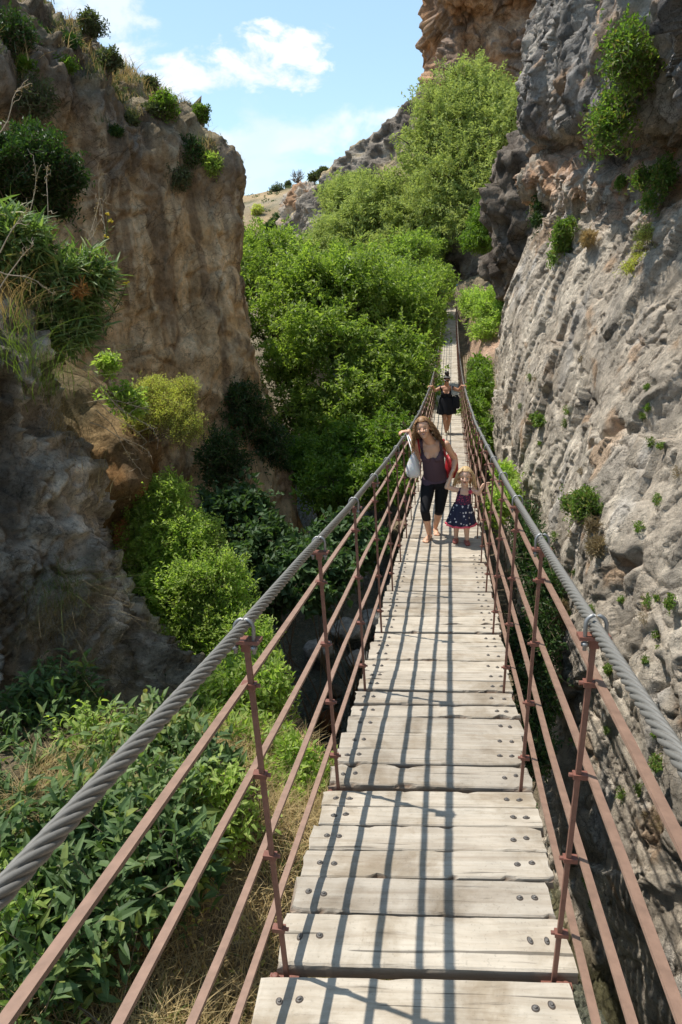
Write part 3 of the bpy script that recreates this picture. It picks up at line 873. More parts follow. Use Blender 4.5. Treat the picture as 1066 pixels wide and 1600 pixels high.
def ground_z(x, y):
    x = np.asarray(x, float); y = np.asarray(y, float)
    P = np.stack([x, y, 0*x], -1)
    d = x-bed_x(y); wv = bank_w(y)
    nz_ = fbm(P/1.5, 4)*.16+fbm(P/.35, 3)*.04
    l = np.maximum(0, -d-wv); r = np.maximum(0, d-wv)
    # left bank: high terrace near the camera, lower valley floor further on
    hi = np.interp(y, [-10, 3.2, 5.2, 7, 12, 30, 60, 90, 140], [6.6, 6.45, 5.7, 5.0, 3.4, 2.9, 5.7, 7.7, 9.7])
    steep = np.interp(y, [0, 4, 6, 12], [1.35, 1.6, 2.3, 3])
    zl = hi*sstep(0, 1, l/steep)+np.maximum(0, l-steep)*np.interp(y, [0, 6, 20, 60], [.12, .25, .2, .2])
    hr = np.interp(y, [-10, 20, 30, 42, 52, 60, 90, 140], [1.4, 1.2, 3.1, 5.4, 6.8, 7.0, 10.5, 14.5])
    zr = hr*sstep(0, 1, r/1.6)+np.maximum(0, r-1.6)*.35
    z = -7.75+zl+zr+nz_*(1+.8*(l+r > .2))
    far = sstep(60, 140, y)
    z = z+far*sstep(120, 200, y)*(21*np.exp(-((x+18)/62)**2))*np.clip(1-(y-230)/500, 0, 1)
    z = z+far*(1.6*fbm(P/22, 3)+.5*fbm(P/6, 3))
    under = sstep(2.0, 1.1, np.abs(x))*sstep(1.5, 2.5, y)*sstep(57.6, 56.6, y)
    z = np.where(under > 0, np.minimum(z, z*(1-under)+under*(-.1797*y+.0029*y*y-.75)), z)
    return np.minimum(z, 60)


gx = np.concatenate([-np.geomspace(400, 14, 50), np.arange(-14, 8, .16), np.geomspace(8, 400, 40)])
gy = np.concatenate([-np.geomspace(200, 6, 14), np.arange(-5.9, 30, .16), np.arange(30, 70, .5), np.geomspace(70, 900, 110)])
X, Y = np.meshgrid(gx, gy)
Zg = ground_z(X, Y)
V = np.stack([X, Y, Zg], -1); nv, nu = X.shape
i = np.arange(nv-1)[:, None]*nu; j = np.arange(nu-1)[None]
mb = MB(); mb.add(V.reshape(-1, 3), [np.stack([i+j, i+j+1, i+nu+j+1, i+nu+j], -1).reshape(-1, 4)])
n1 = fbm(V/1.4, 4); n3 = fbm(V/.3, 4)
c = lerp3((.20, .16, .105), (.30, .24, .155), sstep(-.4, .4, n1))
c = lerp3(c, (.26, .25, .22), sstep(-6.8, -7.4, V[..., 2]+.2*n1))
farm = sstep(70, 130, Y)
hillc = lerp3((.42, .30, .17), (.30, .25, .17), sstep(-.1, .4, fbm(V/14, 4)))
hillc = lerp3(hillc, (.13, .13, .07), sstep(.28, .5, fbm(V/3.2+5, 3))*.8)
c = lerp3(c, hillc, farm)
c = lerp3(c, (.56, .37, .26), sstep(33, 38, Y)*sstep(54, 48, Y)*sstep(.9, 1.6, X)*.9)
tag(mb.build('ground', M['rock_dark'], None, True, {'stain': (c*(1+.3*n3[..., None])).reshape(-1, 3)}), kind='structure')

# ---- stream ---------------------------------------------------------------
m_, nt, b = mat('stream_water')
v = objco(nt); w1 = noise(nt, 9, 3, .5, v, .8); w2 = noise(nt, 26, 3, .5, v, .5)
nt.nodes.remove(b); gl = N(nt, 'ShaderNodeBsdfGlossy'); gl.inputs['Roughness'].default_value = .05; tp_ = N(nt, 'ShaderNodeBsdfTransparent'); tp_.inputs[0].default_value = (.84, .88, .80, 1)
n1_ = bump(nt, None, w1, .8, .08); n2_ = bump(nt, None, w2, .7, .03, n1_); fr_ = N(nt, 'ShaderNodeFresnel'); fr_.inputs[0].default_value = 1.33
nt.links.new(n2_, gl.inputs['Normal']); nt.links.new(n2_, fr_.inputs['Normal']); mx_ = N(nt, 'ShaderNodeMixShader'); nt.links.new(fr_.outputs[0], mx_.inputs[0]); nt.links.new(tp_.outputs[0], mx_.inputs[1]); nt.links.new(gl.outputs[0], mx_.inputs[2]); nt.links.new(mx_.outputs[0], nt.nodes['Material Output'].inputs[0])
M['water'] = m_
yy = np.arange(-6, 60, .25); mb = MB()
xs = np.linspace(-1, 1, 9)
W = np.stack([bed_x(yy)[:, None]+xs[None]*(bank_w(yy)[:, None]+.75), np.repeat(yy[:, None], 9, 1), np.full((len(yy), 9), WATER)], -1)
i = np.arange(len(yy)-1)[:, None]*9; j = np.arange(8)[None]
mb.add(W.reshape(-1, 3), [np.stack([i+j, i+j+1, i+9+j+1, i+9+j], -1).reshape(-1, 4)])
tag(mb.build('water', M['water'], None, True), kind='structure')
# ------------------------------------------------------------------ foliage
def G_(x, y): return (x, y, float(ground_z(x, y)))
def rdirs(r, n): return nrm(r.normal(size=(n, 3)))


def leaf_verts(mb, P, A, Nn, L, W, droop=.15, fold=.25, detail=0):
    """many leaves at once: base P, axis A, face normal Nn"""
    P = np.asarray(P); A = nrm(A); S = nrm(np.cross(A, Nn)); Nn = np.cross(S, A)
    L = np.broadcast_to(L, (len(P),))[:, None]; W = np.broadcast_to(W, (len(P),))[:, None]
    n = len(P)
    if detail == 0:
        mid = P+A*L*.42+Nn*W*fold*.5
        v = np.stack([P, mid+S*W*.5, P+A*L*.97-Nn*L*droop, mid-S*W*.5], 1).reshape(-1, 3)
        b = np.arange(n)[:, None]*4
        mb.add(v, [np.concatenate([b+np.array([[0, 1, 2]]), b+np.array([[0, 2, 3]])])])
    else:
        c1 = P+A*L*.3+Nn*L*.03; c2 = P+A*L*.68-Nn*L*droop*.4; tip = P+A*L-Nn*L*droop
        f = Nn*W*fold*.5
        v = np.stack([P, c1, c2, tip, c1+S*W*.46+f, c2+S*W*.36+f, c1-S*W*.46+f, c2-S*W*.36+f], 1).reshape(-1, 3)
        b = np.arange(n)[:, None]*8
        q = lambda *k: b+np.array([k])
        mb.add(v, [np.concatenate([q(0, 4, 1), q(0, 1, 6), q(5, 3, 2), q(2, 3, 7)]), np.concatenate([q(1, 4, 5, 2), q(6, 1, 2, 7)])])


def twigs_on(r, centres, radii, n, up=.35, tl=.35, shell=.25, hole=.25, hs=2.2, seed=0, clump=.35):
    """n twigs over a set of ellipsoids; returns start, end"""
    centres = np.asarray(centres, float); radii = np.asarray(radii, float)
    if radii.ndim == 1: radii = np.broadcast_to(radii, centres.shape) if len(radii) == 3 else np.repeat(radii[:, None], 3, 1)
    area = np.prod(radii, 1)**(2/3); k = r.choice(len(centres), int(n*1.6), p=area/area.sum())
    d = rdirs(r, len(k)); rad = shell+(1-shell)*r.uniform(0, 1, len(k))**.45
    p = centres[k]+d*radii[k]*rad[:, None]
    nz_ = pn(p*hs/np.mean(radii)+seed*3.1)
    keep = nz_ > -hole*1.2+.0*rad
    p, d, k = p[keep][:n], d[keep][:n], k[keep][:n]
    p = p+d*radii[k]*(clump*pn(p*hs*1.3/np.mean(radii)+seed))[:, None]
    td = nrm(d*.9+np.array([0, 0, up])+.55*r.normal(size=d.shape))
    L = tl*r.uniform(.6, 1.3, len(p))[:, None]
    return p-td*L, p, td


def leaves_on_twigs(mb, r, a, b, td, per, L, W, droop=.2, detail=0, fold=.3, spread=.9, updir=.7, jit=.35, sun=None):
    n = len(a)
    t = (np.arange(per)+r.uniform(0, 1, (n, per)))/per
    p = a[:, None]+(b-a)[:, None]*t[..., None]
    side = nrm(np.cross(td, rdirs(r, n)))
    sgn = np.where(np.arange(per) % 2 == 0, 1, -1)[None, :, None]
    ax = td[:, None]*(.5+.4*t[..., None])+spread*sgn*side[:, None]+jit*r.normal(size=(n, per, 3))
    nn = np.array([0, 0, updir])+.45*r.normal(size=(n, per, 3))+td[:, None]*.2
    l = L*r.uniform(.6, 1.25, (n, per)); w = W*r.uniform(.75, 1.2, (n, per))
    leaf_verts(mb, p.reshape(-1, 3), ax.reshape(-1, 3), nn.reshape(-1, 3), l.ravel(), w.ravel(), droop, fold, detail)


def twig_mesh(mb, a, b, rad):
    """three-sided slivers"""
    n = len(a); d = nrm(b-a); u = nrm(np.cross(d, [0.3, .2, 1])); w_ = np.cross(d, u)
    v = []
    for q in range(3):
        o = (math.cos(q*2.094)*u+math.sin(q*2.094)*w_)
        v += [a+o*rad, b+o*rad*.45]
    v = np.stack(v, 1).reshape(-1, 3); k = np.arange(n)[:, None]*6
    mb.add(v, [np.concatenate([k+np.array([[0, 2, 3, 1]]), k+np.array([[2, 4, 5, 3]]), k+np.array([[4, 0, 1, 5]])])])


def limb(mb, r, a, b, r0, r1, wob=.08, k=7, sag=0., n=9):
    a = np.asarray(a, float); b = np.asarray(b, float); L = np.linalg.norm(b-a)
    t = np.linspace(0, 1, n)[:, None]
    ph = r.uniform(0, 9, 3)
    off = np.stack([np.sin(t[:, 0]*5+ph[i])*np.sin(t[:, 0]*math.pi) for i in range(3)], 1)*wob*L
    pts = a+(b-a)*t+off-np.array([0, 0, 1])*sag*L*np.sin(t*math.pi)
    mb.tube(pts, r0+(r1-r0)*t[:, 0]**.8, k); return pts


LEAFN = 0


def shrub(name, label, cat, base, c, rad, n, per, L, W, mk, group=None, tl=.3, up=.35, shell=.3, hole=.25, hs=2.2, seed=0, detail=0, stems=5, srad=.012, droop=.2, updir=.7, clump=.35, twr=.003, tw=True, smk='twig', spread=.9, fold=.3, boxes=None):
    r = np.random.default_rng(seed+900)
    root = empty(name, tuple(base)); tag(root, label, cat, group)
    c = np.asarray(c, float); base = np.asarray(base, float)
    cs = [c-base] if boxes is None else [np.asarray(q)-base for q in boxes[0]]; rs = np.array([rad] if boxes is None else boxes[1], float)
    a, b, td = twigs_on(r, cs, rs, n, up, tl, shell, hole, hs, seed, clump)
    mb = MB(); leaves_on_twigs(mb, r, a, b, td, per, L, W, droop, detail, fold, spread, updir)
    mb.build('foliage', M[mk], root)
    sm = MB()
    for q in range(stems):
        e = a[r.integers(len(a))] if len(a) else cs[0]
        limb(sm, r, r.normal(size=3)*srad*2*np.array([1, 1, 0]), e, srad, srad*.35, .07, 6)
    if tw:
        kk = r.permutation(len(a))[:4000]; twig_mesh(sm, a[kk], b[kk], twr)
    if sm.n: sm.build('stem', M[smk], root)
    return root


def tree(name, label, base, trunk_top, cents, rads, n, per, L, W, mk, seed, tr=.22, group=None, tl=.5, up=.25, hole=.02, droop=.25, updir=.8, shell=.35, clump=.6, hs=3.3, limbs=None, cat='tree', bk='bark', fold=.3):
    r = np.random.default_rng(seed+500)
    base = np.asarray(base, float); root = empty(name, tuple(base)); tag(root, label, cat, group)
    cents = np.asarray(cents, float)-base; rads = np.asarray(rads, float)
    tt = np.asarray(trunk_top, float)-base
    a, b, td = twigs_on(r, cents, rads, n, up, tl, shell, hole, hs, seed, clump)
    mb = MB(); leaves_on_twigs(mb, r, a, b, td, per, L, W, droop, 0, fold, .9, updir)
    mb.build('crown', M[mk], root)
    tb = MB(); limb(tb, r, (0, 0, -.3), tt, tr, tr*.7, .05, 10)
    for cc, rr in zip(cents, rads):
        q = limb(tb, r, tt+r.normal(size=3)*tr*.2, cc, tr*.62, tr*.28, .09, 7)
        for s in range(6):
            e = cc+rdirs(r, 1)[0]*np.asarray(rr)*r.uniform(.5, .9)
            st = q[r.integers(4, 9)]; z = limb(tb, r, st, e, tr*.27, tr*.09, .1, 5)
            for s2 in range(3):
                limb(tb, r, z[r.integers(4, 9)], e+rdirs(r, 1)[0]*np.asarray(rr)*.4, tr*.09, tr*.03, .1, 4, n=6)
    tb.build('trunk', M[bk], root, True)
    return root


def blades(mb, r, P, H, wd, lean=.5, out=None, seg=3):
    """grass blades: tapering strips that bend over"""
    n = len(P); az = r.uniform(0, 2*math.pi, n); d = np.stack([np.cos(az), np.sin(az), 0*az], -1)
    if out is not None: d = nrm(d*.7+out)
    s = np.stack([-d[:, 1], d[:, 0], 0*az], -1); s = nrm(s+.3*r.normal(size=s.shape))
    H = np.broadcast_to(H, (n,))*r.uniform(.5, 1.2, n); ln = lean*r.uniform(.2, 1.6, n)
    t = np.linspace(0, 1, seg+1)
    v = []
    for q in t:
        c = P+d*(H*ln*q**1.8)[:, None]+np.array([0, 0, 1])*(H*(q-.25*ln*q**2.5))[:, None]
        w_ = (wd*(1-q*.9))
        v += [c-s*w_, c+s*w_]
    v = np.stack(v, 1).reshape(-1, 3); k = np.arange(n)[:, None]*(2*(seg+1))
    mb.add(v, [np.concatenate([k+np.array([[2*i, 2*i+1, 2*i+3, 2*i+2]]) for i in range(seg)])])


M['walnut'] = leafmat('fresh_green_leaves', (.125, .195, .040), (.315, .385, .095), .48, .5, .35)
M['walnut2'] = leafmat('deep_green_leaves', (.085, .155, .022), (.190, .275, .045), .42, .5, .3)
M['willow'] = leafmat('pale_green_leaves', (.285, .345, .095), (.430, .480, .170), .42, .6, .2, tcol=(1.25, 1.3, .8))
M['lime'] = leafmat('light_green_leaves', (.235, .340, .075), (.430, .520, .150), .5, .5, .3)
M['yellowgreen'] = leafmat('yellow_green_sprigs', (.420, .450, .120), (.640, .620, .210), .4, .7, .15, dead=(.36, .24, .10))
M['oleander'] = leafmat('leathery_leaves', (.050, .098, .032), (.140, .210, .075), .30, .55, .25, dead=(.20, .24, .05))
M['strap'] = leafmat('strap_leaves', (.080, .145, .042), (.235, .315, .115), .35, .5, .3, dead=(.30, .27, .09))
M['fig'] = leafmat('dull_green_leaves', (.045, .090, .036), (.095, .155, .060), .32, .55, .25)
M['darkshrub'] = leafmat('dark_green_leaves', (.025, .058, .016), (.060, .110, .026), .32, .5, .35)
M['wallplant'] = leafmat('cliff_plant_leaves', (.085, .160, .025), (.195, .285, .060), .4, .5, .3, dead=(.30, .25, .08))
M['olive'] = leafmat('grey_green_leaves', (.075, .095, .045), (.125, .145, .070), .3, .6, .25)
M['straw'] = leafmat('straw', (.36, .265, .115), (.58, .45, .235), .3, .8, .1, tcol=(1.1, 1, .7))
M['straw2'] = leafmat('grey_straw', (.22, .17, .09), (.36, .29, .17), .3, .8, .1, tcol=(1.1, 1, .7))
M['grass'] = leafmat('green_grass', (.075, .12, .025), (.16, .21, .055), .4, .6, .2)
M['orange_leaf'] = leafmat('orange_leaves', (.42, .19, .06), (.50, .30, .11), .4, .6, .2, tcol=(1.2, 1, .6))
M['yellow_flower'] = plain('yellow_petals', (.75, .55, .03), .6)

# ---- bright tree mass left of the bridge
A_ = lambda px, py, y: at(px, py, y=y)
TG = 'trees filling the gorge left of the bridge'
tree('leafy_tree', 'largest bright green tree, its crown beside the left side of the far deck', G_(-3.0, 28), (-3.4, 28, -1.8),
     [A_(600, 470, 30), A_(540, 440, 28), A_(500, 520, 25.5), A_(600, 560, 26), A_(645, 510, 30), A_(560, 620, 24.5), A_(490, 440, 28), A_(640, 610, 25), A_(520, 690, 24)],
     [(2.4, 2.0, 1.5), (2.2, 2.0, 1.4), (1.8, 1.6, 1.3), (2.0, 1.8, 1.4), (1.3, 1.6, 1.3), (1.8, 1.5, 1.4), (1.8, 1.8, 1.3), (1.1, 1.3, 1.2), (1.6, 1.4, 1.3)],
     8200, 9, .19, .095, 'walnut', 1, .26, TG, tl=.55)
tree('leafy_tree', 'green tree with dark bare limbs leaning beside the right edge of the brown cliff', G_(-5.0, 26), (-5.6, 26.2, -2),
     [A_(405, 430, 31), A_(430, 500, 28), A_(450, 570, 26), A_(420, 390, 33), A_(470, 640, 24.5), A_(380, 390, 34)],
     [(1.9, 1.8, 1.4), (1.6, 1.5, 1.3), (1.3, 1.4, 1.2), (1.8, 1.8, 1.2), (1.2, 1.2, 1.2), (1.5, 1.6, 1.2)],
     3300, 9, .18, .09, 'walnut', 2, .24, TG, tl=.5, hole=.0)
tree('leafy_tree', 'bright green tree spilling over the far left edge of the footbridge deck', G_(-3.2, 44), (-3.0, 44, -1.6),
     [A_(668, 470, 46), A_(640, 440, 47), A_(600, 430, 45), A_(688, 440, 54), A_(636, 560, 38), A_(676, 500, 47), A_(668, 455, 52), A_(640, 390, 50)],
     [(1.5, 2.0, 1.4), (2.4, 2.2, 1.5), (2.2, 2, 1.4), (1.2, 2, 1.2), (.9, 1.8, 1.3), (1.0, 1.8, 1.2), (1.4, 2, 1.3), (2.0, 2.0, 1.2)],
     6400, 8, .21, .11, 'walnut', 3, .22, TG, tl=.55)
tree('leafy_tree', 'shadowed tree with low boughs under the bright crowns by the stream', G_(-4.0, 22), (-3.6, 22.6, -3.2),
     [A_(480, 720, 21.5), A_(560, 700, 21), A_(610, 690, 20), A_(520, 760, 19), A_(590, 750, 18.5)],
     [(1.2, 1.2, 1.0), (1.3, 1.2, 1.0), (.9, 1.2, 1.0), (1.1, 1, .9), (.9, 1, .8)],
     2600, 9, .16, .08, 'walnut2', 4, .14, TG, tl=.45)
# ---- pale trees further on
WG = 'pale green trees beyond the bridge'
tree('pale_tree', 'tall pale green tree under the orange cliff above the far end of the bridge', G_(3.2, 64), (2.6, 64, 5.5),
     [A_(745, 190, 64), A_(700, 170, 66), A_(790, 210, 62), A_(720, 260, 62), A_(670, 230, 66), A_(780, 290, 60), A_(690, 310, 62), A_(735, 135, 66), A_(730, 340, 60), A_(800, 160, 66)],
     [(3.6, 3, 3.0), (3.2, 3, 2.8), (3, 3, 2.8), (3.4, 3, 2.8), (3.0, 3, 2.6), (2.8, 2.6, 2.4), (3, 3, 2.4), (2.8, 2.6, 2.2), (2.8, 2.6, 2.2), (2.4, 2.4, 2.2)],
     8200, 9, .32, .12, 'willow', 5, .42, WG, tl=.95, hole=.04)
tree('pale_tree', 'pale green rounded tree left of the tallest pale tree below the rocky slope', G_(-6, 66), (-6, 66, 4),
     [A_(600, 310, 68), A_(640, 340, 66), A_(560, 350, 68), A_(620, 390, 64), A_(560, 400, 66), A_(660, 290, 70)],
     [(3.2, 3, 2.4), (2.8, 3, 2.2), (3.2, 3, 2.2), (2.8, 3, 2.0), (3, 3, 2.0), (2.4, 2.5, 2)],
     6000, 9, .34, .13, 'willow', 6, .36, WG, tl=.9, hole=.06)
tree('pale_tree', 'leftmost pale green tree with a dark forked trunk below the dry hill', G_(-13, 70), (-12.5, 70, 4),
     [A_(530, 370, 72), A_(500, 390, 70), A_(540, 310, 76), A_(480, 400, 74), A_(520, 420, 66), A_(455, 415, 74), A_(560, 285, 78)],
     [(3.0, 3, 2.2), (2.8, 3, 1.8), (2.8, 3, 2.2), (2.4, 3, 1.6), (2.8, 2.6, 1.6), (2, 2, 1.2), (2, 2.4, 1.4)],
     5200, 9, .34, .13, 'willow', 7, .36, WG, tl=.9, hole=.06)
tree('leafy_tree', 'mid green tree in front of the dark rock near the far bridge end', G_(1.5, 61), (1.4, 61, 1.2),
     [A_(665, 385, 60), A_(640, 400, 58), A_(690, 420, 62)], [(1.8, 1.8, 1.3), (1.8, 1.8, 1.2), (1.4, 1.4, 1.1)], 1600, 8, .22, .11, 'walnut', 8, .16, TG)
tree('leafy_tree', 'mid green tree squeezed between the pale tree and the grey cliff bulge', G_(5.5, 52), (5.4, 52, 2.5),
     [A_(770, 330, 52), A_(785, 300, 53), A_(750, 370, 52)], [(1.4, 1.6, 1.6), (1.1, 1.4, 1.2), (1.4, 1.4, 1.2)], 1700, 8, .22, .10, 'walnut2', 9, .15, TG)

# ---- shrubs right of the deck
shrub('shrub', 'round grey green bush overhanging the earth bank right of the far deck', 'bush', G_(2.2, 41), None, None, 1500, 8, .20, .075, 'lime', None, .5, seed=1,
      boxes=([A_(765, 480, 41), A_(740, 472, 43), A_(788, 490, 39.5), A_(755, 515, 39), A_(780, 460, 42)], [(1.3, 1.4, 1.1), (1.0, 1.3, .9), (.9, 1.1, .9), (.9, 1, .7), (1, 1.2, .8)]), stems=6, srad=.05, twr=.008)
shrub('shrub', 'tall green bush below the right rail beside the standing woman in black', 'bush', G_(1.15, 24), None, None, 1500, 8, .17, .085, 'walnut2', None, .4, seed=2,
      boxes=([A_(748, 610, 25), A_(740, 650, 23), A_(752, 690, 21), A_(750, 580, 27)], [(.55, 1.4, .8), (.5, 1.2, .8), (.45, 1, .7), (.5, 1, .6)]), stems=6, srad=.03, twr=.006)
shrub('shrub', 'light green sapling rising against the foot of the right cliff behind the small girl', 'bush', G_(1.25, 14), None, None, 420, 8, .12, .065, 'lime', None, .35, seed=3,
      boxes=([A_(790, 745, 15), A_(780, 790, 14), A_(800, 770, 14)], [(.25, .5, .4), (.3, .5, .4), (.2, .4, .3)]), stems=4, srad=.02, twr=.005)
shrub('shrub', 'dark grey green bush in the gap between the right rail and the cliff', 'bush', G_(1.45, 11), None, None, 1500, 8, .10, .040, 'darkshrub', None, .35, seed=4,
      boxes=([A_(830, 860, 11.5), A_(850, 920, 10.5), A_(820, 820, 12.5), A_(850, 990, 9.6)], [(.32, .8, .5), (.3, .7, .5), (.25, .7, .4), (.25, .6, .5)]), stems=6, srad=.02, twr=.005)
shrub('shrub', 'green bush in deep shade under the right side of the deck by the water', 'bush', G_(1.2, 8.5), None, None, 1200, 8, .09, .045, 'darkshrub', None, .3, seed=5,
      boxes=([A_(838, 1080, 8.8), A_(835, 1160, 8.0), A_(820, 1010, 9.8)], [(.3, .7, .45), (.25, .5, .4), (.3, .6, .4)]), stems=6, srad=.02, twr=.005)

# ---- left side, from the water to the sky
YB = 7.5
shrub('shrub', 'large sunlit light green bush between the shadowed boulder and the left rail', 'bush', G_(-2.9, 7.4), None, None, 12500, 9, .060, .027, 'lime', None, .27, seed=6,
      boxes=([A_(290, 920, YB), A_(245, 850, YB+.3), A_(335, 905, YB), A_(285, 1000, YB-.3), A_(350, 965, YB-.2), A_(225, 780, YB+.5), A_(325, 1060, YB-.6), A_(385, 1000, YB-.5), A_(300, 835, YB+.4), A_(235, 930, YB), A_(265, 770, YB+.6), A_(400, 1060, YB-1), A_(270, 890, YB+.4), A_(315, 960, YB+.3), A_(260, 1060, YB-.4)],
             [(.58, .5, .54), (.50, .42, .50), (.48, .42, .46), (.50, .42, .5), (.45, .4, .44), (.36, .36, .4), (.4, .34, .36), (.38, .34, .38), (.45, .36, .38), (.46, .36, .46), (.32, .3, .32), (.32, .3, .34), (.6, .4, .6), (.58, .4, .55), (.42, .34, .38)]), stems=14, srad=.015, twr=.0025, up=.75, hole=.3, hs=3.2, clump=.5)
shrub('shrub', 'wispy yellow green bush on the ochre earth ledge above the sunlit bush', 'bush', A_(235, 690, 8.2), None, None, 2600, 11, .040, .010, 'yellowgreen', None, .24, seed=7,
      boxes=([A_(268, 635, 8.4), A_(240, 610, 8.5), A_(290, 660, 8.3), A_(225, 645, 8.3), A_(285, 605, 8.6)], [(.34, .34, .26), (.28, .3, .22), (.24, .26, .22), (.26, .3, .22), (.2, .2, .18)]), stems=10, srad=.008, twr=.0022, up=.9, detail=0)
shrub('shrub', 'bright leafed seedling hanging beside the dry stems on the left rock', 'bush', A_(165, 610, 6.6), None, None, 150, 8, .075, .036, 'lime', None, .2, seed=8,
      boxes=([A_(190, 615, 6.9), A_(165, 565, 6.9), A_(210, 635, 7)], [(.24, .2, .12), (.14, .14, .1), (.16, .14, .1)]), stems=4, srad=.006, twr=.002)
shrub('shrub', 'dark rounded evergreen bush high on the left, in front of the brown cliff', 'bush', A_(30, 420, 11.8), None, None, 3600, 9, .095, .038, 'darkshrub', None, .34, seed=9,
      boxes=([A_(60, 250, 12), A_(15, 260, 11.6), A_(95, 270, 12.2), A_(40, 300, 12), A_(85, 310, 12.2), A_(-25, 250, 11.6), A_(50, 220, 12.4)], [(.65, .6, .5), (.65, .6, .5), (.42, .5, .38), (.65, .6, .42), (.4, .45, .32), (.65, .6, .6), (.5, .5, .32)]), stems=10, srad=.02, twr=.004, hole=.1)
for q, (px, py, y, lab) in enumerate([(60, 430, 6.2, 'clump of long strap leaved stems at the left frame edge on the outcrop'), (20, 370, 6.0, 'taller strap leaved clump beneath the dark evergreen bush'), (130, 430, 6.6, 'strap leaved clump with an orange dying rosette at its foot'), (100, 500, 6.3, 'shaded strap leaved clump low on the shoulder of the outcrop')]):
    shrub('strap_leaved_plant', lab, 'plant', A_(px, py+70, y), A_(px, py, y), (.36, .34, .26), 210, 10, .17, .026, 'strap', 'strap leaved plants on the left outcrop', .26, up=.8, seed=20+q, detail=1, stems=6, srad=.006, droop=.35, spread=.7)
shrub('dying_rosette', 'orange dying leaf rosette among the green strap leaves', 'plant', A_(125, 455, 6.2), A_(125, 450, 6.15), (.09, .07, .05), 16, 6, .09, .018, 'orange_leaf', None, .1, seed=31, detail=1, stems=2, srad=.004, droop=.4)
# undergrowth bank, large leaves in the shade close to the camera
UG = 'leafy plants on the near left bank'
ug = [(40, 1130, 0, 'leafy plant in shade at the foot of the outcrop, farthest left under the brown grass'), (150, 1170, 0, 'leafy plant in shade just below the tuft of brown hanging grass'), (40, 1250, 0, 'broad leaved plant behind the lower end of the left steel cable'),
      (150, 1270, 0, 'broad leaved plant just right of the left cable'), (245, 1260, 0, 'leafy plant at the sun line between cable and top rail'), (40, 1370, 0, 'broad leaved plant under the left cable at the frame edge'), (150, 1370, 0, 'broad leaved plant behind the top red rail, darkest of the bank'),
      (0, 1460, 0, 'leafy plant in the lower left corner'), (70, 1470, 0, 'low leafy plant beside the top red rail near the corner'), (250, 1330, 0, 'half sunlit leafy plant at the edge of the straw'), (235, 1150, 0, 'leafy plant below the dark foot of the outcrop, behind the cable'), (300, 1195, 0, 'leafy plant at the brow of the bank under the sunlit bush'), (95, 1090, 0, 'leafy plant nearest the hanging brown grass'), (325, 1260, 0, 'sunlit leafy plant just left of the second rail'), (0, 1180, 0, 'leafy plant at the left frame edge below the outcrop'), (20, 1310, 0, 'broad leaved plant where the left cable leaves the frame'), (190, 1215, 0, 'leafy plant under the middle of the near cable')]
for q, (px, py, y, lab) in enumerate(ug):
    c = at(px, py, z=-1.0 if q < 3 or q > 9 else -.85); g = float(ground_z(c[0], c[1]))
    Lf, Wf, mkf, nf = [(.100, .037, 'oleander', 125), (.085, .034, 'strap', 140), (.105, .036, 'oleander', 115), (.060, .026, 'lime', 190)][(q*7+q//3) % 4]
    shrub('leafy_plant', lab, 'plant', (c[0], c[1], min(g, c[2]-.3)), c, (.36, .34, .34), nf, 10, Lf, Wf, mkf, UG, .34, up=.9, seed=40+q, detail=1, stems=9, srad=.006, droop=.3, twr=.003, updir=.9, shell=.35, spread=.8, clump=.25, hole=.4)
sl_ = [(392, 1085, 5.6, 'sunlit light green bush at the stream edge right of the straw'), (395, 1200, 4.9, 'sunlit light green bush behind the second rail post'), (360, 1110, 6.2, 'light green bush half hidden below the cable clamp'), (450, 1245, 5.0, 'small light green bush nearest the deck edge on the left'), (330, 1200, 5.0, 'light green leafy bush on the brow of the near bank')]
for q, (px, py, y, lab) in enumerate(sl_):
    c = at(px, py, z=-1.75)
    shrub('shrub', lab, 'bush', G_(c[0], c[1]), c, (.42, .46, .46), 620, 9, .075, .034, 'lime', 'light green bushes on the near bank edge', .26, up=.7, seed=60+q, stems=8, srad=.008, twr=.003, hole=.35)
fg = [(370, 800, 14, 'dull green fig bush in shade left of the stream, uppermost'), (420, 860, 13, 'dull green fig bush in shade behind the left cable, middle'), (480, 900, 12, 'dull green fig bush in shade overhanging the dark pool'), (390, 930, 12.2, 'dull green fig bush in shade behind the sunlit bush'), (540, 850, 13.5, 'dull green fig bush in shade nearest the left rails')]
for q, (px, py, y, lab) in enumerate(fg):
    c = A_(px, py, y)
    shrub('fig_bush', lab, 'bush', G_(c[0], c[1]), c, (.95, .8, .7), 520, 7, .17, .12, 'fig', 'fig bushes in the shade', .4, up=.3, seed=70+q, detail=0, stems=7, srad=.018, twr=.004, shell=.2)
# climbers on the foot of the brown cliff
cb = [(380, 640, 19.5, 'dark creeper climbing the lower right face of the brown cliff'), (350, 720, 17.5, 'dark creeper at the foot of the brown cliff'), (420, 700, 20, 'dark bushy creeper at the cliff corner by the gap')]
for q, (px, py, y, lab) in enumerate(cb):
    c = A_(px, py, y)
    shrub('creeper', lab, 'climbing plant', G_(c[0], c[1]), c, (.75, .7, 1.0), 560, 8, .13, .05, 'darkshrub', 'creepers on the brown cliff', .5, up=.1, seed=80+q, stems=6, srad=.015, twr=.004, hole=.1)

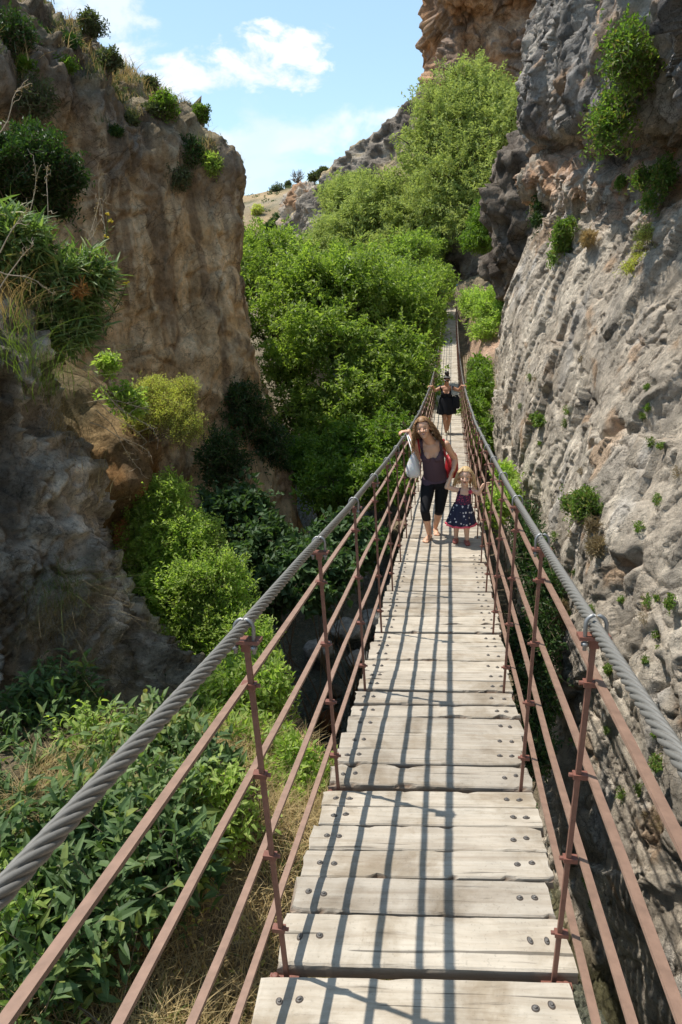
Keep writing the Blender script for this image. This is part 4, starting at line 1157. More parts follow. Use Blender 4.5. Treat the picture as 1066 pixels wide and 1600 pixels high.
# ---- plants on the right wall
rwp = [(1000, 130, 1.0, 900, 'leafy bush rooted high in the dark overhang at upper right', 'wallplant', .075, .034), (1035, 285, .55, 420, 'dark leafy plant below the high bush at the right frame edge', 'wallplant', .07, .03), (1005, 385, .40, 380, 'yellowish tufted plant above the orange crack', 'yellowgreen', .05, .010),
       (885, 365, .62, 420, 'green plant hanging below the orange notch of the cliff', 'wallplant', .09, .04), (915, 795, .48, 520, 'leafy plant growing out of the right cliff level with the girl', 'wallplant', .065, .030), (840, 660, .32, 110, 'sparse small plant on the pale rock slab', 'wallplant', .07, .035),
       (970, 285, .26, 90, 'little plant on the ledge left of the dark leafy one', 'wallplant', .06, .028), (880, 965, .25, 120, 'small plant in a hollow under the right cable', 'wallplant', .05, .024), (850, 330, .5, 200, 'dark plant under the overhanging lip', 'darkshrub', .09, .04),
       (880, 970, .3, 160, 'dry brown tuft on the right cliff below the cable clamp', 'straw2', .09, .008), (940, 830, .3, 160, 'dry brown tuft hanging beside the leafy cliff plant', 'straw2', .10, .008), (920, 380, .3, 160, 'dry straw tuft right of the hanging green plant', 'straw', .12, .010),
       (1040, 1200, .22, 60, 'tiny green tuft low on the right cliff', 'wallplant', .04, .018), (1045, 940, .14, 40, 'tiny tuft in a pit behind the right cable', 'wallplant', .04, .018), (1020, 1000, .14, 40, 'tiny green tuft right of the cable clamp', 'wallplant', .035, .016), (965, 935, .10, 26, 'tiny green sprig above the cable clamp', 'wallplant', .035, .016), (945, 1060, .16, 50, 'small tuft under the right rail', 'wallplant', .04, .018)]
for q, (px, py, s, n, lab, mk, L, W) in enumerate(rwp):
    p, nn = on_wall(px, py); c = p+nn*s*.35
    rr_ = np.random.default_rng(700+q); k_ = 5 if s > .3 else 2
    lob = [c+np.array([.15*rr_.normal(), .55*rr_.normal(), .5*rr_.normal()])*s for _ in range(k_)]; lr = [np.array([.35, .5, .42])*s*rr_.uniform(.6, 1.1) for _ in range(k_)]
    shrub('cliff_plant', lab, 'plant', p-nn*.05, c, None, n, 8, L, W, mk, 'plants on the right cliff', s*.45, up=.35, hole=.12, boxes=(lob, lr), seed=100+q, stems=5, srad=.008 if s > .3 else .004, twr=.0025, detail=0)
r = np.random.default_rng(77)
for q in range(46):
    px, py = r.uniform(800, 1060), r.uniform(560, 1420)
    p, nn = on_wall(px, py)
    if nn[0] > -.2: continue
    s = r.uniform(.04, .11)
    mk = ['wallplant', 'straw2', 'wallplant', 'grass'][q % 4]
    rt = shrub('crevice_tuft', 'tiny tuft of %s in a crevice of the right cliff face' % ('dry grass' if mk == 'straw2' else 'green leaves'), 'plant', p-nn*.02, p+nn*s*.3, (s*.6, s, s*.9), int(14+160*s), 6, .035, .014 if mk != 'straw2' else .005, mk, 'dry crevice tufts' if mk == 'straw2' else 'green crevice tufts', s*.5, seed=200+q, stems=0, tw=False)

# ---- scrub on the back of the left cliff
r = np.random.default_rng(5)
fl = LCV.reshape(-1, 3); fn = LCN.reshape(-1, 3)
ok = np.where((fl[:, 2] > 4.6) & (fn[:, 2] > .28) & (fl[:, 1] < 31) & (fl[:, 0] > -17))[0]
dl = [(325, 178, 'upright little green tree on the skyline of the left cliff', .42, 'walnut2'), (248, 105, 'wind bent small shrub on the left skyline', .35, 'olive'), (300, 250, 'green bush below the skyline of the left cliff', .6, 'darkshrub'), (255, 165, 'bright green bush among dry grass on the left cliff back', .6, 'walnut2'), (335, 260, 'light green bush over the right corner of the left cliff', .5, 'lime'), (150, 40, 'green bush at the top left skyline', .5, 'olive'), (285, 285, 'pale bush hanging on the corner of the left cliff', .6, 'olive'), (60, 180, 'grey bush on the dark crag at upper left', .8, 'olive'), (180, 95, 'scrubby bush in the gully of the left cliff', .4, 'olive'), (30, 60, 'dark bush in the top left corner on the crag', .7, 'darkshrub')]
for q, (px, py, lab, s, mk) in enumerate(dl):
    p, nn = on_wall(px, py+8, LCV, LCN)
    shrub('scrub_bush', lab, 'bush', p, p+np.array([0, 0, s*.45]), (s*.7, s*.7, s*.6), int(260*s+90), 8, .10, .042, mk, None, s*.5, seed=120+q, stems=5, srad=.02, twr=.006, up=.6)
ok = ok[fbm(fl[ok]/1.6+44, 3) > .02]; kk_ = r.choice(np.where((fl[:, 2] > 4.9) & (fn[:, 2] > .1) & (fl[:, 1] < 29) & (fl[:, 0] > -15))[0], 34)
for q, i_ in enumerate(kk_):
    s = r.uniform(.18, .5); mk = ['olive', 'darkshrub', 'olive', 'walnut2'][q % 4]
    shrub('scrub_bush', {'olive': 'small grey green scrub bush on the back of the left cliff', 'darkshrub': 'small dark green scrub bush on the back of the left cliff', 'walnut2': 'small bright green scrub bush on the back of the left cliff'}[mk], 'bush', fl[i_], fl[i_]+np.array([0, 0, s*.3]), (s*.9, s*.8, s*.5), int(220*s+40), 8, .09, .036, mk, {'olive': 'grey green scrub', 'darkshrub': 'dark scrub', 'walnut2': 'bright green scrub'}[mk]+' on the left cliff', s*.5, seed=520+q, stems=3, srad=.012, tw=False, up=.5)
k = r.choice(ok, 1100); mb = MB()
for q in (0, 1):
    P = np.repeat(fl[k[q::2]], 14, 0)+r.normal(size=(len(k[q::2])*14, 3))*np.array([.10, .10, .0])
    mb = MB(); blades(mb, r, P, .34 if q == 0 else .26, .011, .9)
    tag(mb.build('dry_grass' if q == 0 else 'green_grass', M['straw'] if q == 0 else M['olive']), kind='stuff')

# ---- near bank: straw, brown hanging grass, dry stems
def scatter(n, box, cond=None, seed=0):
    r = np.random.default_rng(seed); p = np.stack([r.uniform(box[0], box[1], n), r.uniform(box[2], box[3], n)], -1)
    q = fbm(np.stack([p[:, 0]*1.2, p[:, 1]*1.2, p[:, 0]*0+seed], -1), 3)
    p = p[q > (-.15 if seed != 3 else -.7)]
    z = ground_z(p[:, 0], p[:, 1]); P = np.stack([p[:, 0], p[:, 1], z], -1)
    return P[z > WATER+.2]


r = np.random.default_rng(8)
mb = MB(); blades(mb, r, scatter(34000, (-2.4, .3, 1.0, 4.8), seed=3), .16, .0026, 1.2); tag(mb.build('dry_grass', M['straw']), kind='stuff')
mb = MB(); blades(mb, r, scatter(4200, (-2.6, .3, .9, 5.5), seed=4), .16, .0032, .8); tag(mb.build('green_grass', M['grass']), kind='stuff')
mb = MB(); P = scatter(2500, (-2.4, .2, 1.0, 4.4), seed=5); leaf_verts(mb, P+[0, 0, .02], rdirs(r, len(P))*np.array([1, 1, .3]), np.array([0, 0, 1.])+.5*r.normal(size=P.shape), r.uniform(.02, .05, len(P)), r.uniform(.012, .03, len(P)), .1)
tag(mb.build('ground_cover', M['yellowgreen']), kind='stuff')
mb = MB(); P = scatter(9000, (-6, 3.5, 4, 34), seed=6); leaf_verts(mb, P+[0, 0, .05], rdirs(r, len(P))*np.array([1, 1, .6]), np.array([0, 0, 1.])+.5*r.normal(size=P.shape), r.uniform(.06, .14, len(P)), r.uniform(.03, .06, len(P)), .1)
tag(mb.build('undergrowth', M['darkshrub']), kind='stuff')


def hang_tuft(name, lab, px, py, V_, N_, n, H, mk, seed, spread=.12, wd=.002, lean=1.7):
    r = np.random.default_rng(seed); p, nn = on_wall(px, py, V_, N_)
    root = empty(name, tuple(p)); tag(root, lab, 'grass tuft')
    P = r.normal(size=(n, 3))*np.array([spread, spread, spread*.8]); mb = MB()
    blades(mb, r, P, H, wd, lean, nn*np.array([1, 1, 0])*.9, 5); mb.build('blades', M[mk], root)


hang_tuft('hanging_grass', 'tuft of brown dead grass hanging from the shaded outcrop, upper one', 85, 960, NRV, NRN, 520, .34, 'straw2', 1, .19)
hang_tuft('hanging_grass', 'tuft of brown dead grass hanging low on the shaded outcrop above the leafy bank', 110, 1060, NRV, NRN, 480, .34, 'straw2', 2, .18)
hang_tuft('hanging_grass', 'green grass tuft in the middle of the shaded outcrop', 90, 930, NRV, NRN, 160, .3, 'grass', 3, .1)
hang_tuft('hanging_grass', 'pale dry grass spilling over the shoulder of the outcrop beside the seedling', 130, 640, NRV, NRN, 200, .26, 'straw', 4, .12)
hang_tuft('hanging_grass', 'dry grass on the top edge of the outcrop at the left frame edge', 30, 470, NRV, NRN, 200, .28, 'straw', 5, .15)

for q, (px, py, n_, H_, mk_, lab) in enumerate([(20, 560, 130, .42, 'grass', 'arching green grass on the outcrop at the left frame edge'), (70, 600, 130, .36, 'grass', 'green grass tuft on the outcrop shoulder under the strap leaves'), (110, 690, 130, .28, 'straw2', 'grey dry grass on the steep edge of the outcrop'), (150, 760, 90, .25, 'straw', 'short straw tuft on the outcrop edge above the sunlit bush'), (10, 500, 120, .4, 'straw', 'long pale grass at the left frame edge below the strap leaves')]):
    hang_tuft('hanging_grass', lab, px, py, NRV, NRN, n_, H_, mk_, 40+q, .13, .0028, 1.3)
ds = [((150, 470), (160, 270), (6.7), 'tall pale dry stem leaning right, longest above the outcrop'), ((125, 480), (155, 310), 6.6, 'pale forked dry stem left of the longest one'), ((130, 480), (160, 340), 6.8, 'thin dry stem between the forked one and the cliff'), ((55, 420), (55, 258), 6.1, 'upright dry stem with a brown seed head, left of a pair'), ((72, 420), (75, 258), 6.2, 'upright dry stem with a brown seed head, right of a pair'),
      ((-20, 230), (48, 130), 5.6, 'dry stem crossing the left frame edge near the dark crag'), ((0, 395), (45, 325), 5.4, 'short dry grass stalk at the left frame edge'), ((0, 450), (50, 385), 5.2, 'second dry grass stalk at the left frame edge, lower'), ((100, 560), (200, 650), 6.3, 'dry stem arching down over the shoulder of the outcrop'), ((120, 600), (230, 690), 6.5, 'drooping dry stem ending above the ochre ledge'), ((130, 630), (235, 640), 6.5, 'level dry stem with beaded seed pods'), ((150, 640), (215, 730), 6.5, 'lowest drooping dry stem'), ((0, 425), (85, 460), 5.2, 'pale straw bent over the strap leaves'), ((110, 560), (215, 545), 6.4, 'dead twig pointing right above the seedling'), ((100, 580), (240, 670), 6.4, 'long dead twig crossing in front of the yellow green bush'), ((140, 660), (232, 705), 6.4, 'dead twig with pods over the ochre earth'), ((90, 520), (190, 490), 6.4, 'dead twig rising towards the brown cliff')]
for q, (a, b, y, lab) in enumerate(ds):
    r = np.random.default_rng(300+q); a3 = A_(a[0], a[1], y); b3 = A_(b[0], b[1], y+.25)
    root = empty('dry_stem', tuple(a3)); tag(root, lab, 'dry stem', 'dry stems on the outcrop')
    mb = MB(); L = np.linalg.norm(b3-a3); pts = limb(mb, r, (0, 0, 0), b3-a3, .006, .003, .05, 5, -.06)
    for s in range(6):
        k_ = r.integers(3, 9); e = pts[k_]+nrm((b3-a3)+r.normal(size=3)*.8*L)*L*r.uniform(.08, .25); limb(mb, r, pts[k_], e, .003, .0015, .1, 4, n=5)
    mb.build('stalk', M['dry_stem'], root)
    mb = MB(); P = pts[-1]-(pts[-1]-pts[-3])*r.uniform(0, 1, (30, 1))+r.normal(size=(30, 3))*.010; leaf_verts(mb, P, rdirs(r, 30), rdirs(r, 30), .025, .010, .1); mb.build('seed_head', M['straw2'], root)
for q, (a, b, y, lab) in enumerate([((165, 430), (168, 335), 6.7, 'slender plant with yellow flowers left of the cliff streaks'), ((165, 520), (198, 442), 6.6, 'single yellow flower stalk lower right of the dry stems')]):
    r = np.random.default_rng(330+q); a3 = A_(*a, y); b3 = A_(*b, y+.1); root = empty('flower_plant', tuple(a3)); tag(root, lab, 'flower')
    mb = MB(); pts = limb(mb, r, (0, 0, 0), b3-a3, .006, .003, .04, 5); mb.build('stalk', M['grass'], root)
    mb = MB(); P = np.repeat(pts[:7], 14, 0)+r.normal(size=(98, 3))*.02; leaf_verts(mb, P, rdirs(r, 98)+[0, 0, .4], rdirs(r, 98), .05, .008, .2); mb.build('foliage', M['olive'], root)
    for e in ([pts[-1], pts[-2]+[.03, 0, .01], pts[5]+[.035, 0, .02]] if q == 0 else [pts[-1]]):
        mb = MB()
        for s in range(9): mb.lathe([(.001, -.006), (.011, 0), (.008, .007), (.001, .009)], e+np.append(r.normal(size=2)*.014, r.normal()*.006), 8)
        mb.build('flower_head', M['yellow_flower'], root, True)

# boulders in the stream
bg_ = [(545, 985, 10.5, (.42, .36, .22), 'pale flat boulder in the dark stream, second from the left'), (500, 1015, 10.0, (.34, .30, .2), 'grey boulder nearest the left bank in the dark stream'), (585, 970, 11, (.36, .36, .26), 'bluish boulder against the left rails'), (560, 1030, 9.6, (.26, .22, .14), 'small wet boulder in front of the pale ones'), (520, 1080, 8.4, (.2, .16, .1), 'low wet stone in midstream'), (515, 1130, 7.4, (.22, .2, .2), 'rusty brown stone beside the second left hanger')]
for q, (px, py, y, rad, lab) in enumerate(bg_):
    p = at(px, py, z=WATER+.02); a = np.linspace(0, 2*math.pi, 30, endpoint=False); b_ = np.linspace(-1.5, 1.5, 20)
    S = np.stack([np.cos(b_)[:, None]*np.cos(a), np.cos(b_)[:, None]*np.sin(a), np.repeat(np.sin(b_)[:, None], 30, 1)], -1)
    G = S*np.array(rad)*1.3; colr = (.55, .53, .49) if q < 4 else (.17, .15, .12) if q == 4 else (.26, .12, .06)
    mb = MB(); d = .25*fbm(S*1.4+q*5, 3)+.06*fbm(S*6+q, 3); V = G*(1+d[..., None]); mb.add(V.reshape(-1, 3), [grid_faces(20, 30), np.arange(30)[None, ::-1], (np.arange(30)+19*30)[None]])
    cc = np.array(colr)*(1+.3*fbm(V*6, 3)[..., None]); o = mb.build('boulder', M['rock'], None, True, {'stain': cc.reshape(-1, 3)}); o.location = p; tag(o, lab, 'boulder', 'boulders in the stream')
    o.rotation_euler = (0, 0, q*1.3)
r = np.random.default_rng(15)
yy = np.concatenate([r.uniform(4, 14, 2600), r.uniform(14, 30, 900)]); xx = bed_x(yy)+r.uniform(-1, 1, len(yy))*(bank_w(yy)+.5); zz = ground_z(xx, yy); mb = MB()
tp = np.array([[1, 0, 0], [-1, 0, 0], [0, 1, 0], [0, -1, 0], [0, 0, 1], [0, 0, -1.]]); tf = np.array([[0, 2, 4], [2, 1, 4], [1, 3, 4], [3, 0, 4], [2, 0, 5], [1, 2, 5], [3, 1, 5], [0, 3, 5]])
for x_, y_, z_ in zip(xx, yy, zz):
    s = r.uniform(.02, .09); mb.add(tp*s*r.uniform(.6, 1.2, 3)*np.array([1, 1, .6])+[x_, y_, z_+.01], [tf])
P_ = np.concatenate(mb.v); cc = lerp3((.22, .21, .185), (.46, .43, .39), sstep(-.4, .4, fbm(np.repeat(np.stack([xx, yy, zz], -1), 6, 0)*4, 3)))
cc = lerp3(cc, (.34, .22, .05), sstep(9.6, 8.8, P_[:, 1])*sstep(7.2, 7.8, P_[:, 1])*sstep(1.0, 1.3, P_[:, 0]))
tag(mb.build('pebbles', M['rock'], None, False, {'stain': cc}), kind='stuff')

# far hill: trees, fence
ft = [(432, 296, 190, 1.9, 1.9, 'olive', 'grey green olive tree on the skyline of the dry hill'), (450, 288, 200, .9, 1.1, 'olive', 'smallest bush on the skyline between olive and bare tree'), (437, 345, 150, 2.2, 2.0, 'darkshrub', 'dark green tree in the middle of the dry hillside'), (420, 355, 140, 1.4, 1.3, 'darkshrub', 'dark green bush left of the hillside tree'), (402, 328, 160, 1.3, 1.5, 'yellowgreen', 'yellow broom bush on the dry hillside'), (475, 312, 160, 1.9, 1.6, 'olive', 'grey tree where the hill track meets the rock'), (492, 275, 130, 1.1, 1.0, 'olive', 'grey bush on the crest above the pale rock'), (505, 268, 120, .9, .8, 'olive', 'grey bush highest on the rocky crest')]
for q, (px, py, y, rx, rz, mk, lab) in enumerate(ft):
    c = at(px, py, y=y); g = c-[0, 0, rz*1.5]
    tree('hill_tree', lab, g, c-[0, 0, rz*.5], [c, c+[rx*.5, 0, rz*.1], c-[rx*.5, 0, rz*.2]], [(rx*.7, rx*.7, rz*.8), (rx*.6, rx*.6, rz*.6), (rx*.6, rx*.6, rz*.6)], 260, 6, .5, .22, mk, 400+q, .16, 'trees on the dry hill', tl=.7)
r = np.random.default_rng(19); mb = MB()
for q in range(260):
    x_, y_ = r.uniform(-75, -18), r.uniform(105, 205); z_ = float(ground_z(x_, y_)); s_ = r.uniform(.25, .8)
    P = np.array([x_, y_, z_+s_*.3])+rdirs(r, 26)*np.array([s_, s_, s_*.6]); leaf_verts(mb, P, rdirs(r, 26), rdirs(r, 26)+[0, 0, .6], s_*.9, s_*.45, .1)
tag(mb.build('scrub', M['olive']), kind='stuff')
c = at(466, 277, y=200); root = empty('bare_tree', tuple(c-[0, 0, 2.2])); tag(root, 'leafless grey tree on the skyline of the dry hill', 'tree')
mb = MB(); r = np.random.default_rng(9); q_ = limb(mb, r, (0, 0, -.5), (0, 0, 1.2), .2, .15)
for s in range(46):
    e = np.array([0, 0, 2.4])+rdirs(r, 1)[0]*np.array([1.9, 1.2, 1.7]); z = limb(mb, r, (0, 0, r.uniform(.6, 1.3)), e, .07, .035, .08, 4, n=6)
    for s2 in range(3): limb(mb, r, z[3], e+rdirs(r, 1)[0]*.7, .04, .02, .1, 3, n=4)
mb.build('trunk', M['twig'], root)
root = empty('fence', tuple(at(462, 352, y=132))); tag(root, 'low pale post and rail fence along the track under the pale rock', 'fence')
for q in range(6):
    a = at(438+q*8, 358-q*1.0, y=132)-np.array(root.location); mb = MB(); mb.bar(a-[0, 0, .3], a+[0, 0, 1.0], .12, .12, (0, 1, 0)); mb.build('post', M['dry_stem'], root)
mb = MB(); mb.bar(at(438, 351, y=132)-np.array(root.location), at(478, 346, y=132)-np.array(root.location), .08, .08); mb.build('rail', M['dry_stem'], root)
# ------------------------------------------------------------------ people: tapered limbs fused into one skin by a voxel remesh
def cap_mesh(mb, a, b, ra, rb, wdir=None, fx=1., fy=1., k=20):
    """tapered round-ended limb from a to b; fx,fy widen it along wdir and across"""
    a = np.asarray(a, float); b = np.asarray(b, float); d = b-a; L = np.linalg.norm(d); d = d/max(L, 1e-6) if L > 1e-6 else np.array([0, 0, 1.])
    wd = np.asarray(wdir if wdir is not None else ((1, 0, 0) if abs(d[0]) < .9 else (0, 1, 0)), float); u = nrm(wd-d*(wd@d)); v = np.cross(d, u)
    th = np.linspace(0, math.pi/2, 6)
    prof = [(max(ra*math.sin(t), 1e-4), -ra*math.cos(t)) for t in th]+[(ra+(rb-ra)*q, L*q) for q in (.25, .5, .75)]+[(max(rb*math.cos(t), 1e-4), L+rb*math.sin(t)) for t in th]
    mb.lathe(prof, a, k, np.stack([u, v, d], 1), fx, fy)


class Body:
    def __init__(s, vox): s.mb = MB(); s.vox = vox; s.seg = []
    def limb(s, tagname, a, b, ra, rb, **kw):
        a = np.asarray(a, float); b = np.asarray(b, float)
        cap_mesh(s.mb, a, b, ra, rb, **kw); s.seg.append((tagname, a, b, ra, rb)); return s
    def hand(s, wrist, fdir, pal, size=1., curl=.5, side=1, spread=.12, tagname='hand'):
        """fdir: where the fingers point, pal: palm normal, side: +1 thumb along fdir x pal"""
        f = nrm(fdir); p = nrm(np.asarray(pal, float)-f*(np.asarray(pal)@f)); t = np.cross(f, p)*side; w = np.asarray(wrist, float)
        S = size
        palm = w+f*.048*S
        cap_mesh(s.mb, w+f*.01*S, w+f*.075*S, .030*S, .036*S, t, 1.1, .42); s.seg.append((tagname, w, w+f*.08*S, .03*S, .03*S))
        for q, (off, L) in enumerate([(.030, .072), (.010, .080), (-.010, .074), (-.029, .058)]):
            base = w+f*.088*S+t*off*S; d = nrm(f+t*off*spread*30*.1); pts = [base]; ang = 0
            for L_, c in ((.45, .5), (.3, .75), (.25, .6)):
                ang += curl*c*1.4; dd = d*math.cos(ang)+p*math.sin(ang); pts.append(pts[-1]+dd*L*L_*S)
            for i_ in range(3): cap_mesh(s.mb, pts[i_], pts[i_+1], (.0092-.0008*i_)*S, (.0086-.0009*i_)*S, k=10); s.seg.append((tagname, pts[i_], pts[i_+1], .008, .008))
        b0 = w+f*.025*S+t*.030*S; b1 = b0+(f*.55+t*.75+p*.25)*.042*S; b2 = b1+nrm(f*.8+t*.15+p*.6*max(curl, .3))*.034*S
        cap_mesh(s.mb, b0, b1, .014*S, .011*S, k=10); cap_mesh(s.mb, b1, b2, .0105*S, .0085*S, k=10); s.seg += [(tagname, b0, b1, .01, .01), (tagname, b1, b2, .01, .01)]
    def foot(s, heel, toe, S=1., tagname='foot'):
        heel = np.asarray(heel, float); toe = np.asarray(toe, float); d = nrm(toe-heel); u = np.cross(d, [0, 0, 1])
        cap_mesh(s.mb, heel+[0, 0, .032*S], toe-d*.05*S+[0, 0, .026*S], .032*S, .026*S, u, 1.05, .9); cap_mesh(s.mb, toe-d*.085*S+[0, 0, .020*S], toe-d*.025*S+[0, 0, .016*S], .030*S, .020*S, u, 1.45, .72)
        for q in range(5):
            o = u*(q-2)*.0155*S; cap_mesh(s.mb, toe-d*.035*S+o+[0, 0, .012*S], toe+o-d*(.012*abs(q-1.2))*S*.7+[0, 0, .010*S], .011*S, .0085*S, k=8)
        s.seg.append((tagname, heel+[0, 0, .03*S], toe+[0, 0, .015*S], .03*S, .02*S))
    def skin(s, name, material, parent, org):
        me = s.mb.mesh(name); o = bpy.data.objects.new('tmp', me); COL.objects.link(o)
        md = o.modifiers.new('r', 'REMESH'); md.mode = 'VOXEL'; md.voxel_size = s.vox; md.use_smooth_shade = True
        sm = o.modifiers.new('s', 'SMOOTH'); sm.iterations = 4; sm.factor = .5
        dg = bpy.context.evaluated_depsgraph_get(); dg.update()
        m2 = bpy.data.meshes.new_from_object(o.evaluated_get(dg)); bpy.data.objects.remove(o); bpy.data.meshes.remove(me)
        n = len(m2.vertices); v = np.empty(n*3, np.float32); m2.vertices.foreach_get('co', v); s.v = v.reshape(-1, 3).astype(float)
        nn = np.empty(n*3, np.float32); m2.vertex_normals.foreach_get('vector', nn); s.n = nn.reshape(-1, 3).astype(float)
        F = []
        lt = np.empty(len(m2.polygons), np.int32); m2.polygons.foreach_get('loop_total', lt); vi = np.empty(len(m2.loops), np.int32); m2.loops.foreach_get('vertex_index', vi)
        st = np.concatenate([[0], np.cumsum(lt)[:-1]]); s.F = [vi[st[lt == k_][:, None]+np.arange(k_)] for k_ in (3, 4) if (lt == k_).any()]
        m2.vertices.foreach_set('co', (s.v-np.asarray(org)).astype(np.float32).ravel()); m2.name = name
        m2.materials.clear(); m2.materials.append(material)
        # which limb each vertex belongs to
        best = np.full(n, 9.); s.lab = np.zeros(n, int); s.t = np.zeros(n)
        for i_, (nm_, a, b, ra, rb) in enumerate(s.seg):
            ab = b-a; tt = np.clip(((s.v-a)@ab)/max(ab@ab, 1e-9), 0, 1); d = np.linalg.norm(s.v-(a+tt[:, None]*ab), axis=1)-(ra+(rb-ra)*tt)
            q = d < best; best[q] = d[q]; s.lab[q] = i_; s.t[q] = tt[q]
        s.names = np.array([q[0] for q in s.seg])[s.lab]
        ob = bpy.data.objects.new(name, m2); COL.objects.link(ob)
        if parent is None: ob.location = org
        else: ob.parent = parent
        return ob
    def cloth(s, name, sel, eps, material, parent, org, thick=.003, flare=None):
        mb = MB(); v = s.v+s.n*eps
        if flare is not None: v = flare(v)
        used = np.zeros(len(v), bool); fs = []
        for F in s.F:
            k_ = sel[F].all(1); fs.append(F[k_]); used[F[k_].ravel()] = True
        mp = np.cumsum(used)-1
        mb.add(v[used]-np.asarray(org), [mp[f] for f in fs if len(f)])
        o = mb.build(name, material, parent, True)
        sd = o.modifiers.new('thickness', 'SOLIDIFY'); sd.thickness = thick; sd.offset = -1
        return o


def skinmat(name, col):
    m_, nt, b = mat(name); v = objco(nt); f = noise(nt, 14, 3, .5, v)
    c = mixc(nt, f, tuple(x*.86 for x in col), tuple(x*1.12 for x in col)); nt.links.new(c, b.inputs['Base Color'])
    b.inputs['Roughness'].default_value = .5; b.inputs['Subsurface Weight'].default_value = .15; b.inputs['Subsurface Radius'].default_value = (.01, .004, .002); b.inputs['Subsurface Scale'].default_value = .5
    return m_


M['skin'] = skinmat('warm_skin', (.68, .39, .25)); M['skin_child'] = skinmat('fair_skin', (.74, .47, .33)); M['skin_tan'] = skinmat('tanned_skin', (.46, .225, .125))
M['tank'] = plain('mauve_jersey', (.105, .068, .088), .85, 0, .2, 90, .2, .1); M['black'] = plain('black_cloth', (.012, .012, .014), .8, 0, .3, 90, .15, .2)
M['hair_brown'] = leafmat('curly_hair', (.15, .072, .032), (.44, .25, .11), .15, .5, .4, tcol=(1.2, 1, .8)); M['hair_blond'] = leafmat('blond_hair', (.72, .50, .23), (.95, .76, .45), .25, .5, .4, tcol=(1.2, 1.05, .8)); M['hair_dark'] = plain('dark_hair', (.02, .013, .01), .5, 0, .3, 60)
M['redbag'] = plain('red_leather', (.35, .015, .02), .5, 0, .15, 60, .1); M['eye'] = plain('eye', (.02, .015, .01), .2, 0, 0, 9); M['lip'] = plain('lip', (.36, .10, .075), .5, 0, .1, 9); M['teeth'] = plain('teeth', (.75, .72, .66), .3, 0, .05, 9)
m_, nt, b = mat('white_plastic_bag'); b.inputs['Base Color'].default_value = (.78, .77, .75, 1); b.inputs['Roughness'].default_value = .4; b.inputs['Subsurface Weight'].default_value = .2; bump(nt, b, noise(nt, 22, 4, .6, objco(nt)), .5, .02); M['plastic'] = m_
M['sandal'] = plain('worn_leather', (.30, .155, .085), .6); M['pinkshoe'] = plain('dusty_pink_shoe', (.33, .105, .085), .6); M['pink'] = plain('pink_trim', (.70, .09, .14), .7); M['pale_shoe'] = plain('pale_shoe', (.45, .40, .30), .7)
M['cap_blue'] = plain('blue_cap', (.03, .19, .42), .7); M['brown_shirt'] = plain('brown_shirt', (.13, .055, .04), .8); M['grey_strap'] = plain('grey_strap', (.35, .34, .32), .7)


def printmat(name, base, spot, scale, th=.33):
    m_, nt, b = mat(name); v = objco(nt); vo = N(nt, 'ShaderNodeTexVoronoi'); vo.inputs['Scale'].default_value = scale; nt.links.new(v, vo.inputs['Vector'])
    f = noise(nt, scale*2.2, 2, .5, v); a = N(nt, 'ShaderNodeMath', operation='MULTIPLY_ADD'); nt.links.new(f, a.inputs[0]); a.inputs[1].default_value = .35; nt.links.new(vo.outputs['Distance'], a.inputs[2])
    k_ = ramp(nt, a.outputs[0], [(th+.08, 1.), (th+.12, 0.)]); c = mixc(nt, k_, base, spot); nt.links.new(c, b.inputs['Base Color']); b.inputs['Roughness'].default_value = .85
    return m_


M['print_navy'] = printmat('navy_print', (.012, .016, .045), (.62, .60, .62), 26, .36); M['print_red'] = printmat('red_navy_print', (.05, .018, .05), (.50, .05, .10), 55, .38)


def face(root, bd, c, fwd, up, S, smile=True, org=(0, 0, 0), shades=False):
    """features on a head centred at c"""
    f = nrm(fwd); u = nrm(np.asarray(up)-f*(np.asarray(up)@f)); l = np.cross(u, f)
    P = lambda x, y, z: np.asarray(c)+S*(l*x+f*y+u*z)-np.asarray(org)
    R_ = np.stack([l, f, u], 1)
    for s in (-1, 1):
        mb = MB(); mb.lathe([(.001, -.008*S), (.0075*S, -.004*S), (.009*S, 0), (.0075*S, .004*S), (.001, .008*S)], P(s*.031, .083, .004), 10, R_@np.array([[0, 0, 1], [1, 0, 0], [0, 1, 0]]), .55, 1.0); mb.build('eye', M['eye'], root, True)
        mb = MB(); mb.tube([P(s*.016, .092, .024), P(s*.032, .091, .030), P(s*.048, .082, .024)], [.003*S, .0042*S, .002*S], 6); mb.build('eyebrow', M['hair_brown'] if not shades else M['hair_dark'], root)
    mb = MB(); w_ = .027 if smile else .018
    mb.tube([P(-w_, .082, -.040), P(-w_*.5, .090, -.048 if smile else -.043), P(0, .0925, -.050 if smile else -.044), P(w_*.5, .090, -.048 if smile else -.043), P(w_, .082, -.040)], [.002*S, .0055*S, .0065*S, .0055*S, .002*S], 8); mb.build('mouth', M['lip'], root, True)
    if smile:
        mb = MB(); mb.tube([P(-w_*.7, .089, -.0425), P(0, .0965, -.047), P(w_*.7, .089, -.0425)], [.0018*S, .0036*S, .0018*S], 6); mb.build('teeth', M['teeth'], root, True)


